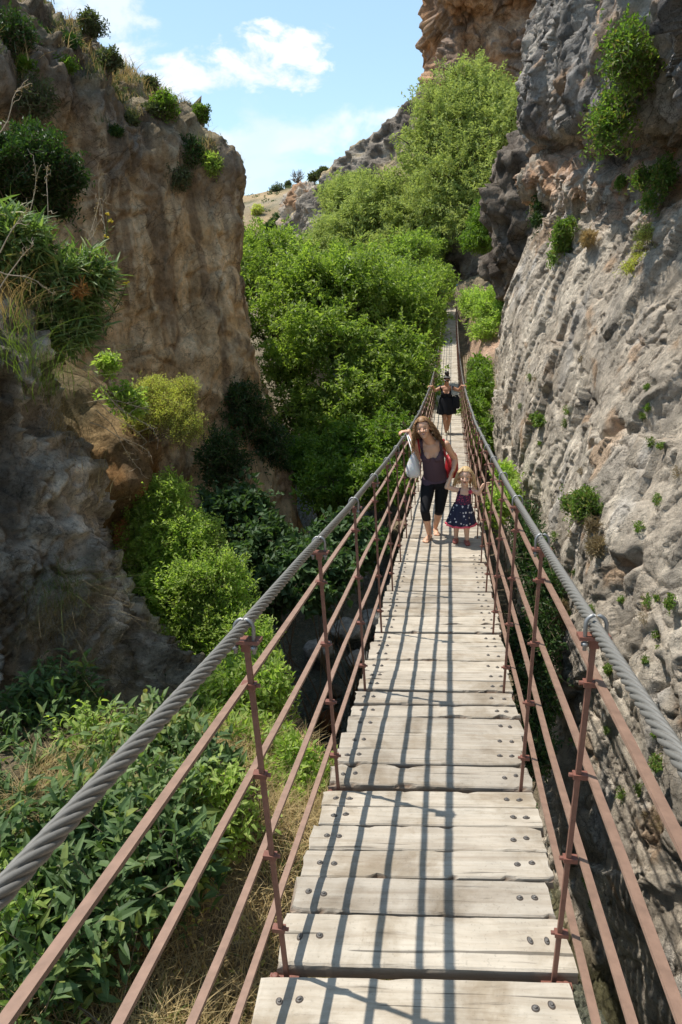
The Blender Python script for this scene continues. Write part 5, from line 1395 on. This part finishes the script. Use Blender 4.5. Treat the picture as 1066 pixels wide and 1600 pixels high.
def head(bd, c, fwd, up, S=1., neck=None, nr=.052):
    f = nrm(fwd); u = nrm(np.asarray(up)-f*(np.asarray(up)@f)); l = np.cross(u, f); c = np.asarray(c)
    P = lambda x, y, z: c+S*(l*x+f*y+u*z)
    bd.limb('head', P(0, -.018, .040), P(0, .0, .030), .084*S, .080*S, wdir=l, fx=.93, fy=1.)
    bd.limb('head', P(0, .012, .01), P(0, .030, -.055), .070*S, .046*S, wdir=l, fx=.98, fy=1.)
    bd.limb('head', P(0, .055, -.078), P(0, .058, -.080), .024*S, .023*S)
    bd.limb('head', P(0, .082, .006), P(0, .099, -.020), .008*S, .0125*S)
    for s in (-1, 1):
        bd.limb('head', P(s*.012, .087, -.024), P(s*.010, .090, -.023), .008*S, .008*S); bd.limb('head', P(s*.032, .062, -.020), P(s*.042, .045, -.024), .024*S, .020*S)
        bd.limb('head', P(s*.075, -.012, .012), P(s*.079, -.012, -.022), .012*S, .009*S)
    if neck is not None: bd.limb('neck', P(0, -.020, -.05), neck, nr*S, nr*1.12*S)


def scalp(mb, G, c, f, u, S):
    """the skull cap of hair, open over the face"""
    F = grid_faces(*G.shape[:2]); V = G.reshape(-1, 3); m_ = V[F].mean(1)-c
    k_ = ~(((m_@f) > .012*S) & ((m_@u) < .098*S)); mb.add(V, [F[k_]])


def curls(mb, r, c, f, u, S, n, length, wave, rr, spread=.08, fringe=.2):
    """locks of hair: each leaves the crown, lies over the skull away from the face and falls"""
    l = np.cross(u, f); c = np.asarray(c)+u*.02*S
    for q in range(n):
        az = r.uniform(-1, 1)*math.radians(140); el = r.uniform(-.15, 1.25)     # az 0 = back of the head
        d = np.array([math.sin(az)*math.cos(el), -math.cos(az)*math.cos(el), math.sin(el)])
        if abs(az) > math.radians(112) and el < .75: el = r.uniform(.75, 1.2); d = np.array([math.sin(az)*math.cos(el), -math.cos(az)*math.cos(el), math.sin(el)])
        sx = 1 if d[0] > 0 else -1
        L = length*r.uniform(.75, 1.1)*S*(.75+.35*(1-el)); m_ = 18
        # direction of fall: sideways round the face for front locks, back for the rest
        p = d*np.array([.086, .102, .104])*S; pts = [p.copy()]; v = nrm(np.array([sx*.8, -.25, .1]) if d[1] > 0 or el > .7 else d*[.6, .6, .2]); st = L*1.25/m_
        for i_ in range(m_):
            v = nrm(v*.72+np.array([sx*spread*r.uniform(.4, 1.4), -.05, -.42]))
            q_ = pts[-1]+v*st
            e = q_/np.array([.092, .108, .112])/S; k_ = np.linalg.norm(e)
            if q_[2] > -.13*S and k_ < 1: q_ = q_/k_
            if q_[2] < .045*S and q_[1] > .035*S: q_[1] = .035*S*r.uniform(.6, 1); q_[0] = sx*max(abs(q_[0]), .080*S)
            pts.append(q_)
        pts = np.array(pts); tg = nrm(np.gradient(pts, axis=0)); a1 = nrm(np.cross(tg, [.1, 1, .2])); a2 = np.cross(tg, a1); k_ = np.arange(len(pts)); ph = r.uniform(0, 6.28); wv = wave*np.clip((k_-2)/9, 0, 1)
        pts = pts+a1*(wv*np.cos(k_*1.5+ph))[:, None]+a2*(wv*np.sin(k_*1.5+ph))[:, None]
        W_ = c+pts[:, :1]*l+pts[:, 1:2]*f+pts[:, 2:]*u
        mb.tube(W_, rr*S*np.interp(k_, [0, 4, 13, 18], [.8, 1.15, 1, .35]), 6)


FZ = lambda x, y, h=0: DK(x, y, h)
CABLE = lambda s, y: np.array([s*XC, y, dz(y)+HC])
# ============ the woman in front
def PX(px, py, y): return at(px, py, y=y)


org = DK(-.12, 8.2, .0)
W1 = empty('person', tuple(org)); tag(W1, 'smiling curly haired woman in mauve tank top and black cropped leggings holding the child', 'woman')
bd = Body(.0055)
fl = lambda x, y: DK(x, y, .003)
hipc = PX(681, 752, 8.20); hR, hL = hipc+[-.085, 0, 0], hipc+[.085, .02, 0]
kR, kL = PX(664, 798, 7.95), PX(687, 797, 8.20)
aR, aL = fl(-.155, 8.10)+[0, 0, .085], fl(-.085, 8.47)+[0, 0, .09]
sC = PX(674, 694, 7.98); sR, sL = PX(652, 693, 8.0), PX(697, 694, 8.0)
chest = PX(676, 712, 8.02); waist = PX(679, 735, 8.12)
hd = PX(662, 670, 7.88)
X_ = np.array([1., 0, 0])
bd.limb('pelvis', hipc+[-.055, .01, .01], hipc+[.055, .01, .01], .112, .112, wdir=(0, 1, 0), fx=1.0, fy=.98)
bd.limb('belly', hipc+[0, 0, .05], waist, .112, .100, wdir=X_, fx=1.28, fy=.92)
bd.limb('chest', waist, chest, .100, .104, wdir=X_, fx=1.22, fy=.92)
bd.limb('chest', chest, sC+[0, .01, -.06], .108, .088, wdir=X_, fx=1.28, fy=.80)
for s in (-1, 1): bd.limb('chest', chest+[s*.062, -.055, .015], chest+[s*.06, -.06, .0], .058, .056)
bd.limb('shoulder', sC+[0, .02, .0], sR+[.015, .01, -.01], .058, .050); bd.limb('shoulder', sC+[0, .02, .0], sL+[-.015, .01, -.01], .058, .050)
for h_, k_, a_, nm_ in ((hR, kR, aR, 'r'), (hL, kL, aL, 'l')):
    bd.limb('thigh', h_, h_+(k_-h_)*.5, .088, .074); bd.limb('thigh', h_+(k_-h_)*.5, k_, .074, .052)
    m_ = k_+(a_-k_)*.32+np.array([0, .022, 0]); bd.limb('shin', k_, m_, .050, .050); bd.limb('shin', m_, a_, .049, .031)
bd.foot(fl(-.15, 8.15), fl(-.205, 7.93)); bd.foot(fl(-.085, 8.51), fl(-.06, 8.29))
eR = PX(652, 717, 8.28); hndR = CABLE(-1, 8.42)+[.012, -.0, .052]
eL = PX(711, 718, 8.12); wL = PX(708.5, 735, 7.95)
bd.limb('uparm', sR, eR, .044, .037); bd.limb('forearm', eR, hndR+[.04, .03, .012], .038, .025)
bd.limb('uparm', sL, eL, .044, .037); bd.limb('forearm', eL, wL, .038, .025)
bd.hand(hndR+[.035, .02, .010], (-.9, -.35, .0), (-.2, 0, -1), .95, .75, -1); bd.hand(wL, (-.25, -.15, -1), (-1, -.2, 0), .95, .45, 1)
hf = nrm(np.array([-.12, -1, .10])); hu = nrm(np.array([-.20, -.05, 1]))
head(bd, hd, hf, hu, 1.08, sC+[0, .02, .01])
body = bd.skin('body', M['skin'], W1, org)
tq = (bd.v-hipc)@nrm(sC-hipc)/np.linalg.norm(sC-hipc); lat = (bd.v-(hipc+tq[:, None]*(sC-hipc)))@nrm(sL-sR); fr = bd.v[:, 1]-(hipc[1]+tq*(sC[1]-hipc[1]))
tors = np.isin(bd.names, ['pelvis', 'belly', 'chest', 'shoulder', 'thigh'])
neckl = np.where(fr < 0, .80-.0*lat, .90)+np.clip(np.abs(lat)-.045, 0, 1)*1.9
arm = np.where(np.abs(lat) > .132, .80, 9)
tank = tors & (tq > .06) & ((tq < neckl) | (np.abs(np.abs(lat)-.115) < .022)) & (tq < arm) & (bd.v[:, 2] < sC[2]+.10)
bd.cloth('tank_top', tank, .010, M['tank'], W1, org, .004)
legs = np.isin(bd.names, ['pelvis', 'thigh']) & (tq < .14) | (np.array([q == 'belly' for q in bd.names]) & (tq < .14)) | ((bd.names == 'shin') & (bd.v[:, 2] > aR[2]+.20))
bd.cloth('leggings', legs, .006, M['black'], W1, org, .003)
face(W1, bd, hd, hf, hu, 1.08, True, org)
r = np.random.default_rng(4); mb = MB(); hl = np.cross(hu, hf)
G = hd-org+(lambda a, b: (np.cos(b)[:, None, None]*np.cos(a)[None, :, None]*hl*.092+np.cos(b)[:, None, None]*np.sin(a)[None, :, None]*(-hf)*.108+np.sin(b)[:, None, None]*hu*.106+hu*.046-hf*.030))(np.linspace(0, 2*math.pi, 24, endpoint=False), np.linspace(-.35, 1.5, 14))
scalp(mb, G, hd-org, hf, hu, 1.08)
curls(mb, r, hd-org, hf, hu, 1.08, 560, .23, .013, .0030, spread=.10)
mb.build('hair', M['hair_brown'], W1, True)
# things she carries
o_ = hndR+np.array([.045, .02, -.03]); bagc = PX(646, 727, 8.1)
root = empty('plastic_bag', tuple(bagc)); tag(root, 'white plastic carrier bag hanging from the hand of the curly haired woman', 'bag')
a = np.linspace(0, 2*math.pi, 40, endpoint=False); pr_ = [(.012, .155), (.032, .12), (.058, .06), (.078, -.02), (.088, -.08), (.076, -.13), (.042, -.155), (.004, -.159)]
V = np.array([[(rr*math.cos(t)*1.0*(1+.10*math.sin(5*t+z*20)+.05*math.sin(11*t)), rr*math.sin(t)*.75*(1+.1*math.sin(4*t+z*15)), z) for t in a] for rr, z in pr_])
mb = MB(); mb.add(V.reshape(-1, 3), [grid_faces(len(pr_), 40, True), (np.arange(40)+(len(pr_)-1)*40)[None]]); mb.build('bag_body', M['plastic'], root, True)
mb = MB(); top = hndR-bagc+np.array([.02, .0, -.02])
for s in (-1, 1): mb.tube([[s*.012, 0, .15], [s*.02, s*.01, .19], top+[s*.008, 0, 0]], [.012, .008, .006], 6)
mb.build('handle', M['plastic'], root, True)
root = empty('shoulder_bag', tuple(sL)); tag(root, 'red shoulder bag worn on the left side of the curly haired woman', 'bag')
bc = PX(706, 722, 8.22)-sL
mb = MB(); n_ = 9; hw = nrm(sL-sR)
for s in (0,):
    mb.tube([(sL-hw*.03)+[0, -.055, .02]-sL, (sL-hw*.028)+[0, .0, .055]-sL, (sL-hw*.02)+[0, .09, -.02]-sL, bc+[0, .02, .05]], .012, 8)
    mb.tube([(sL-hw*.03)+[0, -.055, .02]-sL, (sL-hw*.010)+[0, -.085, -.10]-sL, PX(700, 720, 7.93)-sL, PX(704, 735, 7.98)-sL, bc+[0, -.03, -.13]], [.013, .014, .015, .015, .012], 8)
mb.build('strap', M['redbag'], root, True)
mb = MB(); G = np.array([[(.085*np.sign(math.cos(t))*abs(math.cos(t))**.6*k_, .16*np.sign(math.sin(t))*abs(math.sin(t))**.6*k_, z) for t in np.linspace(0, 2*math.pi, 28, endpoint=False)] for k_, z in ((.02, .115), (.55, .11), (.8, .07), (.95, -.02), (1., -.1), (.9, -.16), (.5, -.18), (.02, -.18))]); mb.add((G+bc+[.0, .05, -.02]).reshape(-1, 3), [grid_faces(8, 28, True)]); mb.build('bag_body', M['redbag'], root, True)
mb = MB(); cap = PX(652, 690, 7.96)-sL; mb.tube([cap+[0, .05, .02], cap+[.01, -.0, .03], PX(655, 700, 7.90)-sL, PX(657, 712, 7.93)-sL], [.010, .011, .010, .006], 8); mb.build('second_strap', M['redbag'], root, True)

# ============ the little girl
GY = 7.92; org = DK(.24, GY, 0)
W2 = empty('person', tuple(org)); tag(W2, 'small blond girl in a navy printed sun dress with pink hem', 'child')
bd = Body(.0045)
hipc = PX(721, 800, GY); hR, hL = hipc+[-.05, 0, 0], hipc+[.05, 0, 0]
aR, aL = fl(.175, 8.02)+[0, 0, .06], fl(.305, 7.93)+[0, 0, .06]
kR, kL = np.array([.18, 7.98, aR[2]+.20]), np.array([.30, 7.90, aL[2]+.20])
sC = PX(726.5, 764, GY); sR, sL = PX(716, 766, GY), PX(738, 765.5, GY)
hd = PX(727, 745, GY-.02)
bd.limb('pelvis', hipc+[-.03, 0, 0], hipc+[.03, 0, 0], .075, .075); bd.limb('belly', hipc, PX(724, 784, GY), .080, .072, wdir=X_, fx=1.15, fy=.95)
bd.limb('chest', PX(724, 784, GY), sC-[0, 0, .04], .074, .062, wdir=X_, fx=1.2, fy=.85); bd.limb('shoulder', sC-[0, 0, .01], sR-[-.01, 0, .01], .036, .032); bd.limb('shoulder', sC-[0, 0, .01], sL-[.01, 0, .01], .036, .032)
for h_, k_, a_ in ((hR, kR, aR), (hL, kL, aL)):
    bd.limb('thigh', h_, k_, .058, .040); m_ = k_+(a_-k_)*.35+np.array([0, .012, 0]); bd.limb('shin', k_, m_, .038, .037); bd.limb('shin', m_, a_, .036, .025)
bd.foot(fl(.175, 8.05), fl(.165, 7.90), .72); bd.foot(fl(.305, 7.96), fl(.315, 7.80), .72)
eR = PX(698, 761, GY-.02); wR = PX(704.5, 744, GY-.02); eL = PX(748, 771, GY-.02); wL2 = PX(755.5, 757.5, GY-.06)
bd.limb('uparm', sR, eR, .030, .027); bd.limb('forearm', eR, wR, .027, .019); bd.limb('uparm', sL, eL, .030, .027); bd.limb('forearm', eL, wL2, .027, .019)
bd.hand(wR, (.15, -.05, 1), (.8, .4, 0), .62, .6, 1); bd.hand(wL2, (.8, -.25, .45), (-.3, -.4, -.9), .62, .25, 1)
hf = nrm(np.array([-.05, -1, -.04])); hu = nrm(np.array([.03, -.15, 1])); head(bd, hd, hf, hu, .97, sC+[0, .01, .0], .040)
bd.skin('body', M['skin_child'], W2, org)
tq = (bd.v-hipc)@nrm(sC-hipc)/np.linalg.norm(sC-hipc); lat = (bd.v-(hipc+tq[:, None]*(sC-hipc)))@nrm(sL-sR)
tors = np.isin(bd.names, ['pelvis', 'belly', 'chest', 'shoulder'])
bod = tors & (tq > .30) & ((tq < .80) | (np.abs(np.abs(lat)-.062) < .015)) & (np.abs(lat) < .105)
bd.cloth('dress_bodice', bod, .007, M['print_red'], W2, org, .003)
wz = PX(723, 786, GY); hz = PX(720.5, 817, GY); mb = MB(); a = np.linspace(0, 2*math.pi, 72, endpoint=False); rows_ = []
for q in np.linspace(0, 1, 14):
    c = wz+(hz-wz)*q; rx = .098+(.165-.098)*q**.8; fold = 1+.10*q*np.sin(a*9+.8*np.sin(a*2))+.03*q*np.sin(a*17)
    rows_.append(np.stack([c[0]+rx*np.cos(a)*fold, c[1]+rx*.82*np.sin(a)*fold, c[2]+.0*a+.008*q*np.sin(a*9)], -1))
G = np.array(rows_); mb.add((G-org).reshape(-1, 3), [grid_faces(14, 72)]); o = mb.build('skirt', M['print_navy'], W2, True); o.modifiers.new('thickness', 'SOLIDIFY').thickness = .004
mb = MB(); T2 = np.array([G[-1]*1.0, G[-1]+(G[-1]-(hz))*[.05, .05, 0]-[0, 0, .022]]); mb.add((T2+(T2-hz)*[.02, .02, 0]-org).reshape(-1, 3), [grid_faces(2, 72)]); o = mb.build('hem_trim', M['pink'], W2, True); o.modifiers.new('thickness', 'SOLIDIFY').thickness = .004
mb = MB(); bow = PX(735, 769, GY-.09)-org
for q in range(5): t = q*1.257; mb.lathe([(.001, -.01), (.017, 0), (.001, .012)], bow+[.016*math.cos(t), 0, .016*math.sin(t)], 8)
mb.build('flower_brooch', M['pink'], W2, True)
face(W2, bd, hd, hf, hu, .97, False, org)
r = np.random.default_rng(14); mb = MB(); hl = np.cross(hu, hf)
G = hd-org+.925*(lambda a, b: (np.cos(b)[:, None, None]*np.cos(a)[None, :, None]*hl*.086+np.cos(b)[:, None, None]*np.sin(a)[None, :, None]*(-hf)*.10+np.sin(b)[:, None, None]*hu*.099+hu*.040-hf*.024))(np.linspace(0, 2*math.pi, 24, endpoint=False), np.linspace(-.4, 1.5, 14))
scalp(mb, G, hd-org, hf, hu, .97); curls(mb, r, hd-org, hf, hu, .97, 620, .18, .004, .0026, spread=.07)
mb.build('hair', M['hair_blond'], W2, True)
for heel, toe in ((fl(.175, 8.05), fl(.165, 7.90)), (fl(.305, 7.96), fl(.315, 7.80))):
    mb = MB(); d = nrm(toe-heel); cap_mesh(mb, heel-org+[0, 0, .018], toe-org-d*.02+[0, 0, .016], .032, .030, np.cross(d, [0, 0, 1]), 1.1, .8); mb.build('shoe', M['pinkshoe'], W2, True)

# ============ the woman further back
WY = 19.0; org = DK(.03, WY, 0)
W3 = empty('person', tuple(org)); tag(W3, 'woman in black top and short black skirt holding both cables', 'woman')
bd = Body(.007)
hipc = PX(698, 637, WY); hR, hL = hipc+[-.085, 0, 0], hipc+[.085, 0, 0]
aR, aL = DK(-.04, WY+.14, .085), DK(.035, WY-.16, .085)
aR, aL = PX(697, 671, WY-.12), PX(699.5, 665, WY+.22)
aR[2] = float(dz(aR[1]))+.085; aL[2] = float(dz(aL[1]))+.085
kR, kL = PX(695, 655, WY-.10), PX(702, 654, WY+.02)
sC = PX(698, 605.5, WY-.02); sR, sL = PX(688, 606.5, WY-.02), PX(708, 606.5, WY-.02); hd = PX(698.3, 594, WY-.06)
bd.limb('pelvis', hipc+[-.06, 0, .02], hipc+[.06, 0, .02], .125, .125); bd.limb('belly', hipc+[0, 0, .05], PX(698, 623, WY), .125, .115, wdir=X_, fx=1.3, fy=.95)
bd.limb('chest', PX(698, 623, WY), sC-[0, 0, .07], .115, .105, wdir=X_, fx=1.3, fy=.88)
for s in (-1, 1): bd.limb('chest', PX(698, 614, WY)+[s*.075, -.07, 0], PX(698, 614, WY)+[s*.07, -.075, -.02], .072, .07)
bd.limb('shoulder', sC, sR, .062, .052); bd.limb('shoulder', sC, sL, .062, .052)
for h_, k_, a_ in ((hR, kR, aR), (hL, kL, aL)):
    bd.limb('thigh', h_, k_, .098, .060); m_ = k_+(a_-k_)*.32+np.array([0, .025, 0]); bd.limb('shin', k_, m_, .056, .058); bd.limb('shin', m_, a_, .056, .034)
for a_ in (aR, aL): bd.foot(a_*[1, 1, 0]+[0, .05, a_[2]-.085], a_*[1, 1, 0]+[0, -.17, a_[2]-.08])
for s, sh in ((-1, sR), (1, sL)):
    h_ = CABLE(s, WY-.12)+[-s*.02, 0, .05]; e_ = sh+(h_-sh)*.45+np.array([s*.02, .05, -.10]); bd.limb('uparm', sh, e_, .052, .042); bd.limb('forearm', e_, h_+[-s*.06, .03, .0], .042, .028); bd.hand(h_+[-s*.055, .03, .004], (s*.9, -.3, .05), (0, 0, -1), 1., .7, -s)
hf = nrm(np.array([-.05, -1, -.08])); hu = nrm(np.array([0, -.05, 1])); head(bd, hd, hf, hu, 1.05, sC+[0, .02, 0])
bd.skin('body', M['skin_tan'], W3, org)
tq = (bd.v-hipc)@nrm(sC-hipc)/np.linalg.norm(sC-hipc); lat = bd.v[:, 0]-(hipc[0]+tq*(sC[0]-hipc[0])); fr = bd.v[:, 1]-(hipc[1]+tq*(sC[1]-hipc[1]))
tors = np.isin(bd.names, ['pelvis', 'belly', 'chest', 'shoulder'])
top_ = tors & (tq > .15) & ((tq < np.where(fr < 0, .74, .92)+np.clip(np.abs(lat)-.055, 0, 1)*3.2)) & (np.abs(lat) < .185)
bd.cloth('black_top', top_, .012, M['black'], W3, org, .004)
wz = PX(698, 620, WY); hz = PX(698, 646, WY); a = np.linspace(0, 2*math.pi, 60, endpoint=False); rows_ = []
for q in np.linspace(0, 1, 12):
    c = wz+(hz-wz)*q; rx = .165+(.265-.165)*q**.7; fold = 1+.07*q*np.sin(a*7)+.03*q*np.sin(a*13+1)
    rows_.append(np.stack([c[0]+rx*np.cos(a)*fold, c[1]+rx*.75*np.sin(a)*fold, c[2]+.012*q*np.sin(a*7+1)], -1))
mb = MB(); mb.add((np.array(rows_)-org).reshape(-1, 3), [grid_faces(12, 60)]); o = mb.build('skirt', M['black'], W3, True); o.modifiers.new('thickness', 'SOLIDIFY').thickness = .005
face(W3, bd, hd, hf, hu, 1.05, False, org, True)
mb = MB(); hl = np.cross(hu, hf); G = hd-org+1.05*(lambda a, b: (np.cos(b)[:, None, None]*np.cos(a)[None, :, None]*hl*.086+np.cos(b)[:, None, None]*np.sin(a)[None, :, None]*(-hf)*.10+np.sin(b)[:, None, None]*hu*.099+hu*.040-hf*.022))(np.linspace(0, 2*math.pi, 24, endpoint=False), np.linspace(-.2, 1.5, 14))
mb.add(G.reshape(-1, 3), [grid_faces(14, 24)]); mb.lathe([(.001, -.06), (.05, -.045), (.066, 0), (.05, .045), (.001, .06)], hd-org+hu*.185-hf*.02, 14); mb.build('hair', M['hair_dark'], W3, True)
mb = MB(); t = np.linspace(0, 2*math.pi, 25); mb.tube(np.stack([hd-org+1.05*(hl*.084*math.cos(q)+hf*(.092*math.sin(q)-.014)+hu*(.072+.02*math.sin(q))) for q in t]), .010, 8, False); mb.build('headband', M['grey_strap'], W3, True)
mb = MB()
for s in (-1, 1): mb.lathe([(.001, -.008), (.027, -.004), (.029, .003), (.001, .007)], hd-org+1.05*(hl*s*.034+hf*.092+hu*.004), 12, np.stack([hl, hu, hf], 1), 1.1, .85)
mb.tube([hd-org+1.05*(hl*-.08+hf*.03+hu*.01), hd-org+1.05*(hl*-.04+hf*.095+hu*.010), hd-org+1.05*(hf*.103+hu*.008), hd-org+1.05*(hl*.04+hf*.095+hu*.01), hd-org+1.05*(hl*.08+hf*.03+hu*.01)], .004, 6); mb.build('sunglasses', M['eye'], W3, True)
for a_ in (aR, aL):
    mb = MB(); cap_mesh(mb, a_*[1, 1, 0]+[0, .04, a_[2]-.055]-org, a_*[1, 1, 0]+[0, -.14, a_[2]-.06]-org, .042, .038, X_, 1.1, .8); mb.build('shoe', M['pale_shoe'], W3, True)
root = empty('shoulder_bag', tuple(sL)); tag(root, 'dark shoulder bag at the side of the woman in black', 'bag')
bc = PX(712.5, 627, WY-.06)-sL; mb = MB(); G = np.array([[(.11*np.sign(math.cos(t))*abs(math.cos(t))**.6*k_, .09*np.sign(math.sin(t))*abs(math.sin(t))**.6*k_, z) for t in np.linspace(0, 2*math.pi, 28, endpoint=False)] for k_, z in ((.02, .17), (.6, .165), (.85, .1), (1., -.05), (1.05, -.13), (.9, -.19), (.4, -.20), (.02, -.20))]); mb.add((G+bc).reshape(-1, 3), [grid_faces(8, 28, True)]); mb.build('bag_body', M['black'], root, True)
mb = MB(); mb.tube([[-.03, .08, -.05], [-.03, .0, .07], [-.03, -.09, .0], PX(706, 616, WY-.13)-sL, bc+[0, -.06, .14]], [.014]*5, 8); mb.build('strap', M['grey_strap'], root, True)

# ============ somebody at the far end
PY = 58.3; org = np.array([.50, PY, float(dz(57.4))-.02])
W4 = empty('person', tuple(org)); tag(W4, 'distant person in blue cap and brown shirt at the far bridge end', 'person')
bd = Body(.012); o3 = org
for s in (-1, 1): bd.limb('thigh', o3+[s*.09, 0, .86], o3+[s*.10, -.02*s, .48], .085, .06); bd.limb('shin', o3+[s*.10, -.02*s, .48], o3+[s*.10, 0, .09], .055, .036); bd.foot(o3+[s*.10, .05, 0], o3+[s*.11, -.18, 0])
bd.limb('pelvis', o3+[-.05, 0, .90], o3+[.05, 0, .90], .12, .12); bd.limb('belly', o3+[0, 0, .92], o3+[0, 0, 1.15], .12, .12, wdir=X_, fx=1.3); bd.limb('chest', o3+[0, 0, 1.15], o3+[0, 0, 1.36], .12, .10, wdir=X_, fx=1.4)
for s in (-1, 1): bd.limb('uparm', o3+[s*.19, 0, 1.42], o3+[s*.26, .03, 1.16], .05, .042); bd.limb('forearm', o3+[s*.26, .03, 1.16], o3+[s*.20, -.16, 1.02], .042, .028); bd.hand(o3+[s*.20, -.16, 1.02], (-s*.2, -.8, -.4), (-s, 0, 0), 1., .5, s); bd.limb('shoulder', o3+[0, 0, 1.42], o3+[s*.17, 0, 1.42], .06, .055)
head(bd, o3+[0, -.02, 1.60], (0, -1, -.1), (0, 0, 1), 1., o3+[0, 0, 1.44]); bd.skin('body', M['skin'], W4, org)
bd.cloth('shirt', np.isin(bd.names, ['belly', 'chest', 'shoulder', 'uparm']), .012, M['brown_shirt'], W4, org, .006); bd.cloth('shorts', np.isin(bd.names, ['pelvis', 'thigh']), .014, M['black'], W4, org, .006)
mb = MB(); mb.lathe([(.105, -.01), (.105, .03), (.09, .075), (.05, .10), (.001, .108)], (0, -.03, 1.66), 16); mb.box((0, -.15, 1.655), (.07, .06, .008)); mb.build('cap', M['cap_blue'], W4, True)
CLOUDS = [(435, 92, 74, 34, 1.1, .0, 17, 1.3, (.96, .95, .93), .9), (290, 108, 105, 34, 1.1, .0, 15, 2.1, (.90, .90, .90), .85), (375, 122, 110, 22, 1.1, .0, 17, 4.6, (.86, .87, .89), .8), (190, 10, 80, 60, .9, .0, 9, 3.4, (.84, .87, .90), .7),
          (520, 205, 210, 36, 1.1, -.05, 8, 5.2, (.84, .88, .91), .75), (400, 250, 200, 70, 1.2, -.1, 6, 6.1, (.72, .80, .86), .65), (640, 180, 110, 16, .9, -.1, 9, 7.7, (.88, .91, .93), .6)]
# ------------------------------------------------------------------ light
SUN = nrm(np.array([-.455, .13, 1.0]))
sun = bpy.data.lights.new('sun', 'SUN'); sun.energy = 2.45; sun.angle = math.radians(.53); sun.color = (1, .95, .87)
so = bpy.data.objects.new('sun', sun); COL.objects.link(so)
so.rotation_euler = Vector(-SUN).to_track_quat('-Z', 'Y').to_euler()
w = bpy.data.worlds.new('World'); SC.world = w; w.use_nodes = True
nt = w.node_tree; bg = nt.nodes['Background']
sky = N(nt, 'ShaderNodeTexSky'); sky.sky_type = 'NISHITA'; sky.sun_disc = False
sky.sun_elevation = math.asin(SUN[2]); sky.sun_rotation = math.atan2(SUN[0], SUN[1])
sky.air_density = 1.0; sky.dust_density = .6; sky.ozone_density = 1.6; sky.altitude = 900
SKY = .15
bg.inputs['Strength'].default_value = SKY
geo = N(nt, 'ShaderNodeTexCoord')
nv = N(nt, 'ShaderNodeVectorMath', operation='NORMALIZE'); nt.links.new(geo.outputs['Generated'], nv.inputs[0])
dirv = nv.outputs[0]


def cloud(px, py, rx, ry, soft, thr, scale, seed):
    """a cloud: a soft mask round a direction of the sky, eaten away by noise"""
    c = nrm(F0+(px-533)/CF*CR+(py-800)/CF*CD); r = nrm(np.cross(c, [0, 0, 1])); u = np.cross(r, c)
    def dot(ax, sc):
        d = N(nt, 'ShaderNodeVectorMath', operation='DOT_PRODUCT'); nt.links.new(dirv, d.inputs[0]); d.inputs[1].default_value = ax
        mlt = N(nt, 'ShaderNodeMath', operation='MULTIPLY'); nt.links.new(d.outputs['Value'], mlt.inputs[0]); mlt.inputs[1].default_value = sc
        return mlt.outputs[0]
    x = dot(r, CF/rx); y = dot(u, CF/ry); z = dot(c, 1.)
    p2 = lambda v: (lambda q: (nt.links.new(v, q.inputs[0]), q.inputs.__getitem__(1).__setattr__('default_value', 2.0), q.outputs[0])[2])(N(nt, 'ShaderNodeMath', operation='POWER'))
    ab = N(nt, 'ShaderNodeMath', operation='ABSOLUTE'); nt.links.new(x, ab.inputs[0]); ab2 = N(nt, 'ShaderNodeMath', operation='ABSOLUTE'); nt.links.new(y, ab2.inputs[0])
    s = N(nt, 'ShaderNodeMath', operation='ADD'); nt.links.new(p2(ab.outputs[0]), s.inputs[0]); nt.links.new(p2(ab2.outputs[0]), s.inputs[1])
    # density = 1 - r^2*0.9 + (noise-.5)*k
    mp = N(nt, 'ShaderNodeMapping'); mp.inputs['Scale'].default_value = (1, 1, 1.7); mp.inputs['Location'].default_value = (seed, seed*1.7, 0); nt.links.new(dirv, mp.inputs[0])
    n = noise(nt, scale, 8, .58, mp.outputs[0], .3)
    a = N(nt, 'ShaderNodeMath', operation='MULTIPLY_ADD'); nt.links.new(n, a.inputs[0]); a.inputs[1].default_value = 6.0
    inv = N(nt, 'ShaderNodeMath', operation='MULTIPLY_ADD'); nt.links.new(s.outputs[0], inv.inputs[0]); inv.inputs[1].default_value = -.9; inv.inputs[2].default_value = -2.25
    nt.links.new(inv.outputs[0], a.inputs[2])
    mr = N(nt, 'ShaderNodeMapRange'); mr.interpolation_type = 'SMOOTHSTEP'; nt.links.new(a.outputs[0], mr.inputs[0])
    mr.inputs[1].default_value = thr; mr.inputs[2].default_value = thr+soft
    zz = N(nt, 'ShaderNodeMath', operation='GREATER_THAN'); nt.links.new(z, zz.inputs[0]); zz.inputs[1].default_value = .2
    fin = N(nt, 'ShaderNodeMath', operation='MULTIPLY'); nt.links.new(mr.outputs[0], fin.inputs[0]); nt.links.new(zz.outputs[0], fin.inputs[1])
    return fin.outputs[0]


CB = 1/SKY/2**(EXPOSURE-.35)
cl = sky.outputs[0]
cl = mixc(nt, .6, cl, (.31*CB, .47*CB, .55*CB))          # thin high haze over the whole sky
for (px, py, rx, ry, soft, thr, sc_, seed, bright, op) in CLOUDS:
    mk = cloud(px, py, rx, ry, soft, thr, sc_, seed)
    mm = N(nt, 'ShaderNodeMath', operation='MULTIPLY'); nt.links.new(mk, mm.inputs[0]); mm.inputs[1].default_value = op
    cl = mixc(nt, mm.outputs[0], cl, tuple(b_*CB for b_ in bright))
nt.links.new(cl, bg.inputs['Color'])
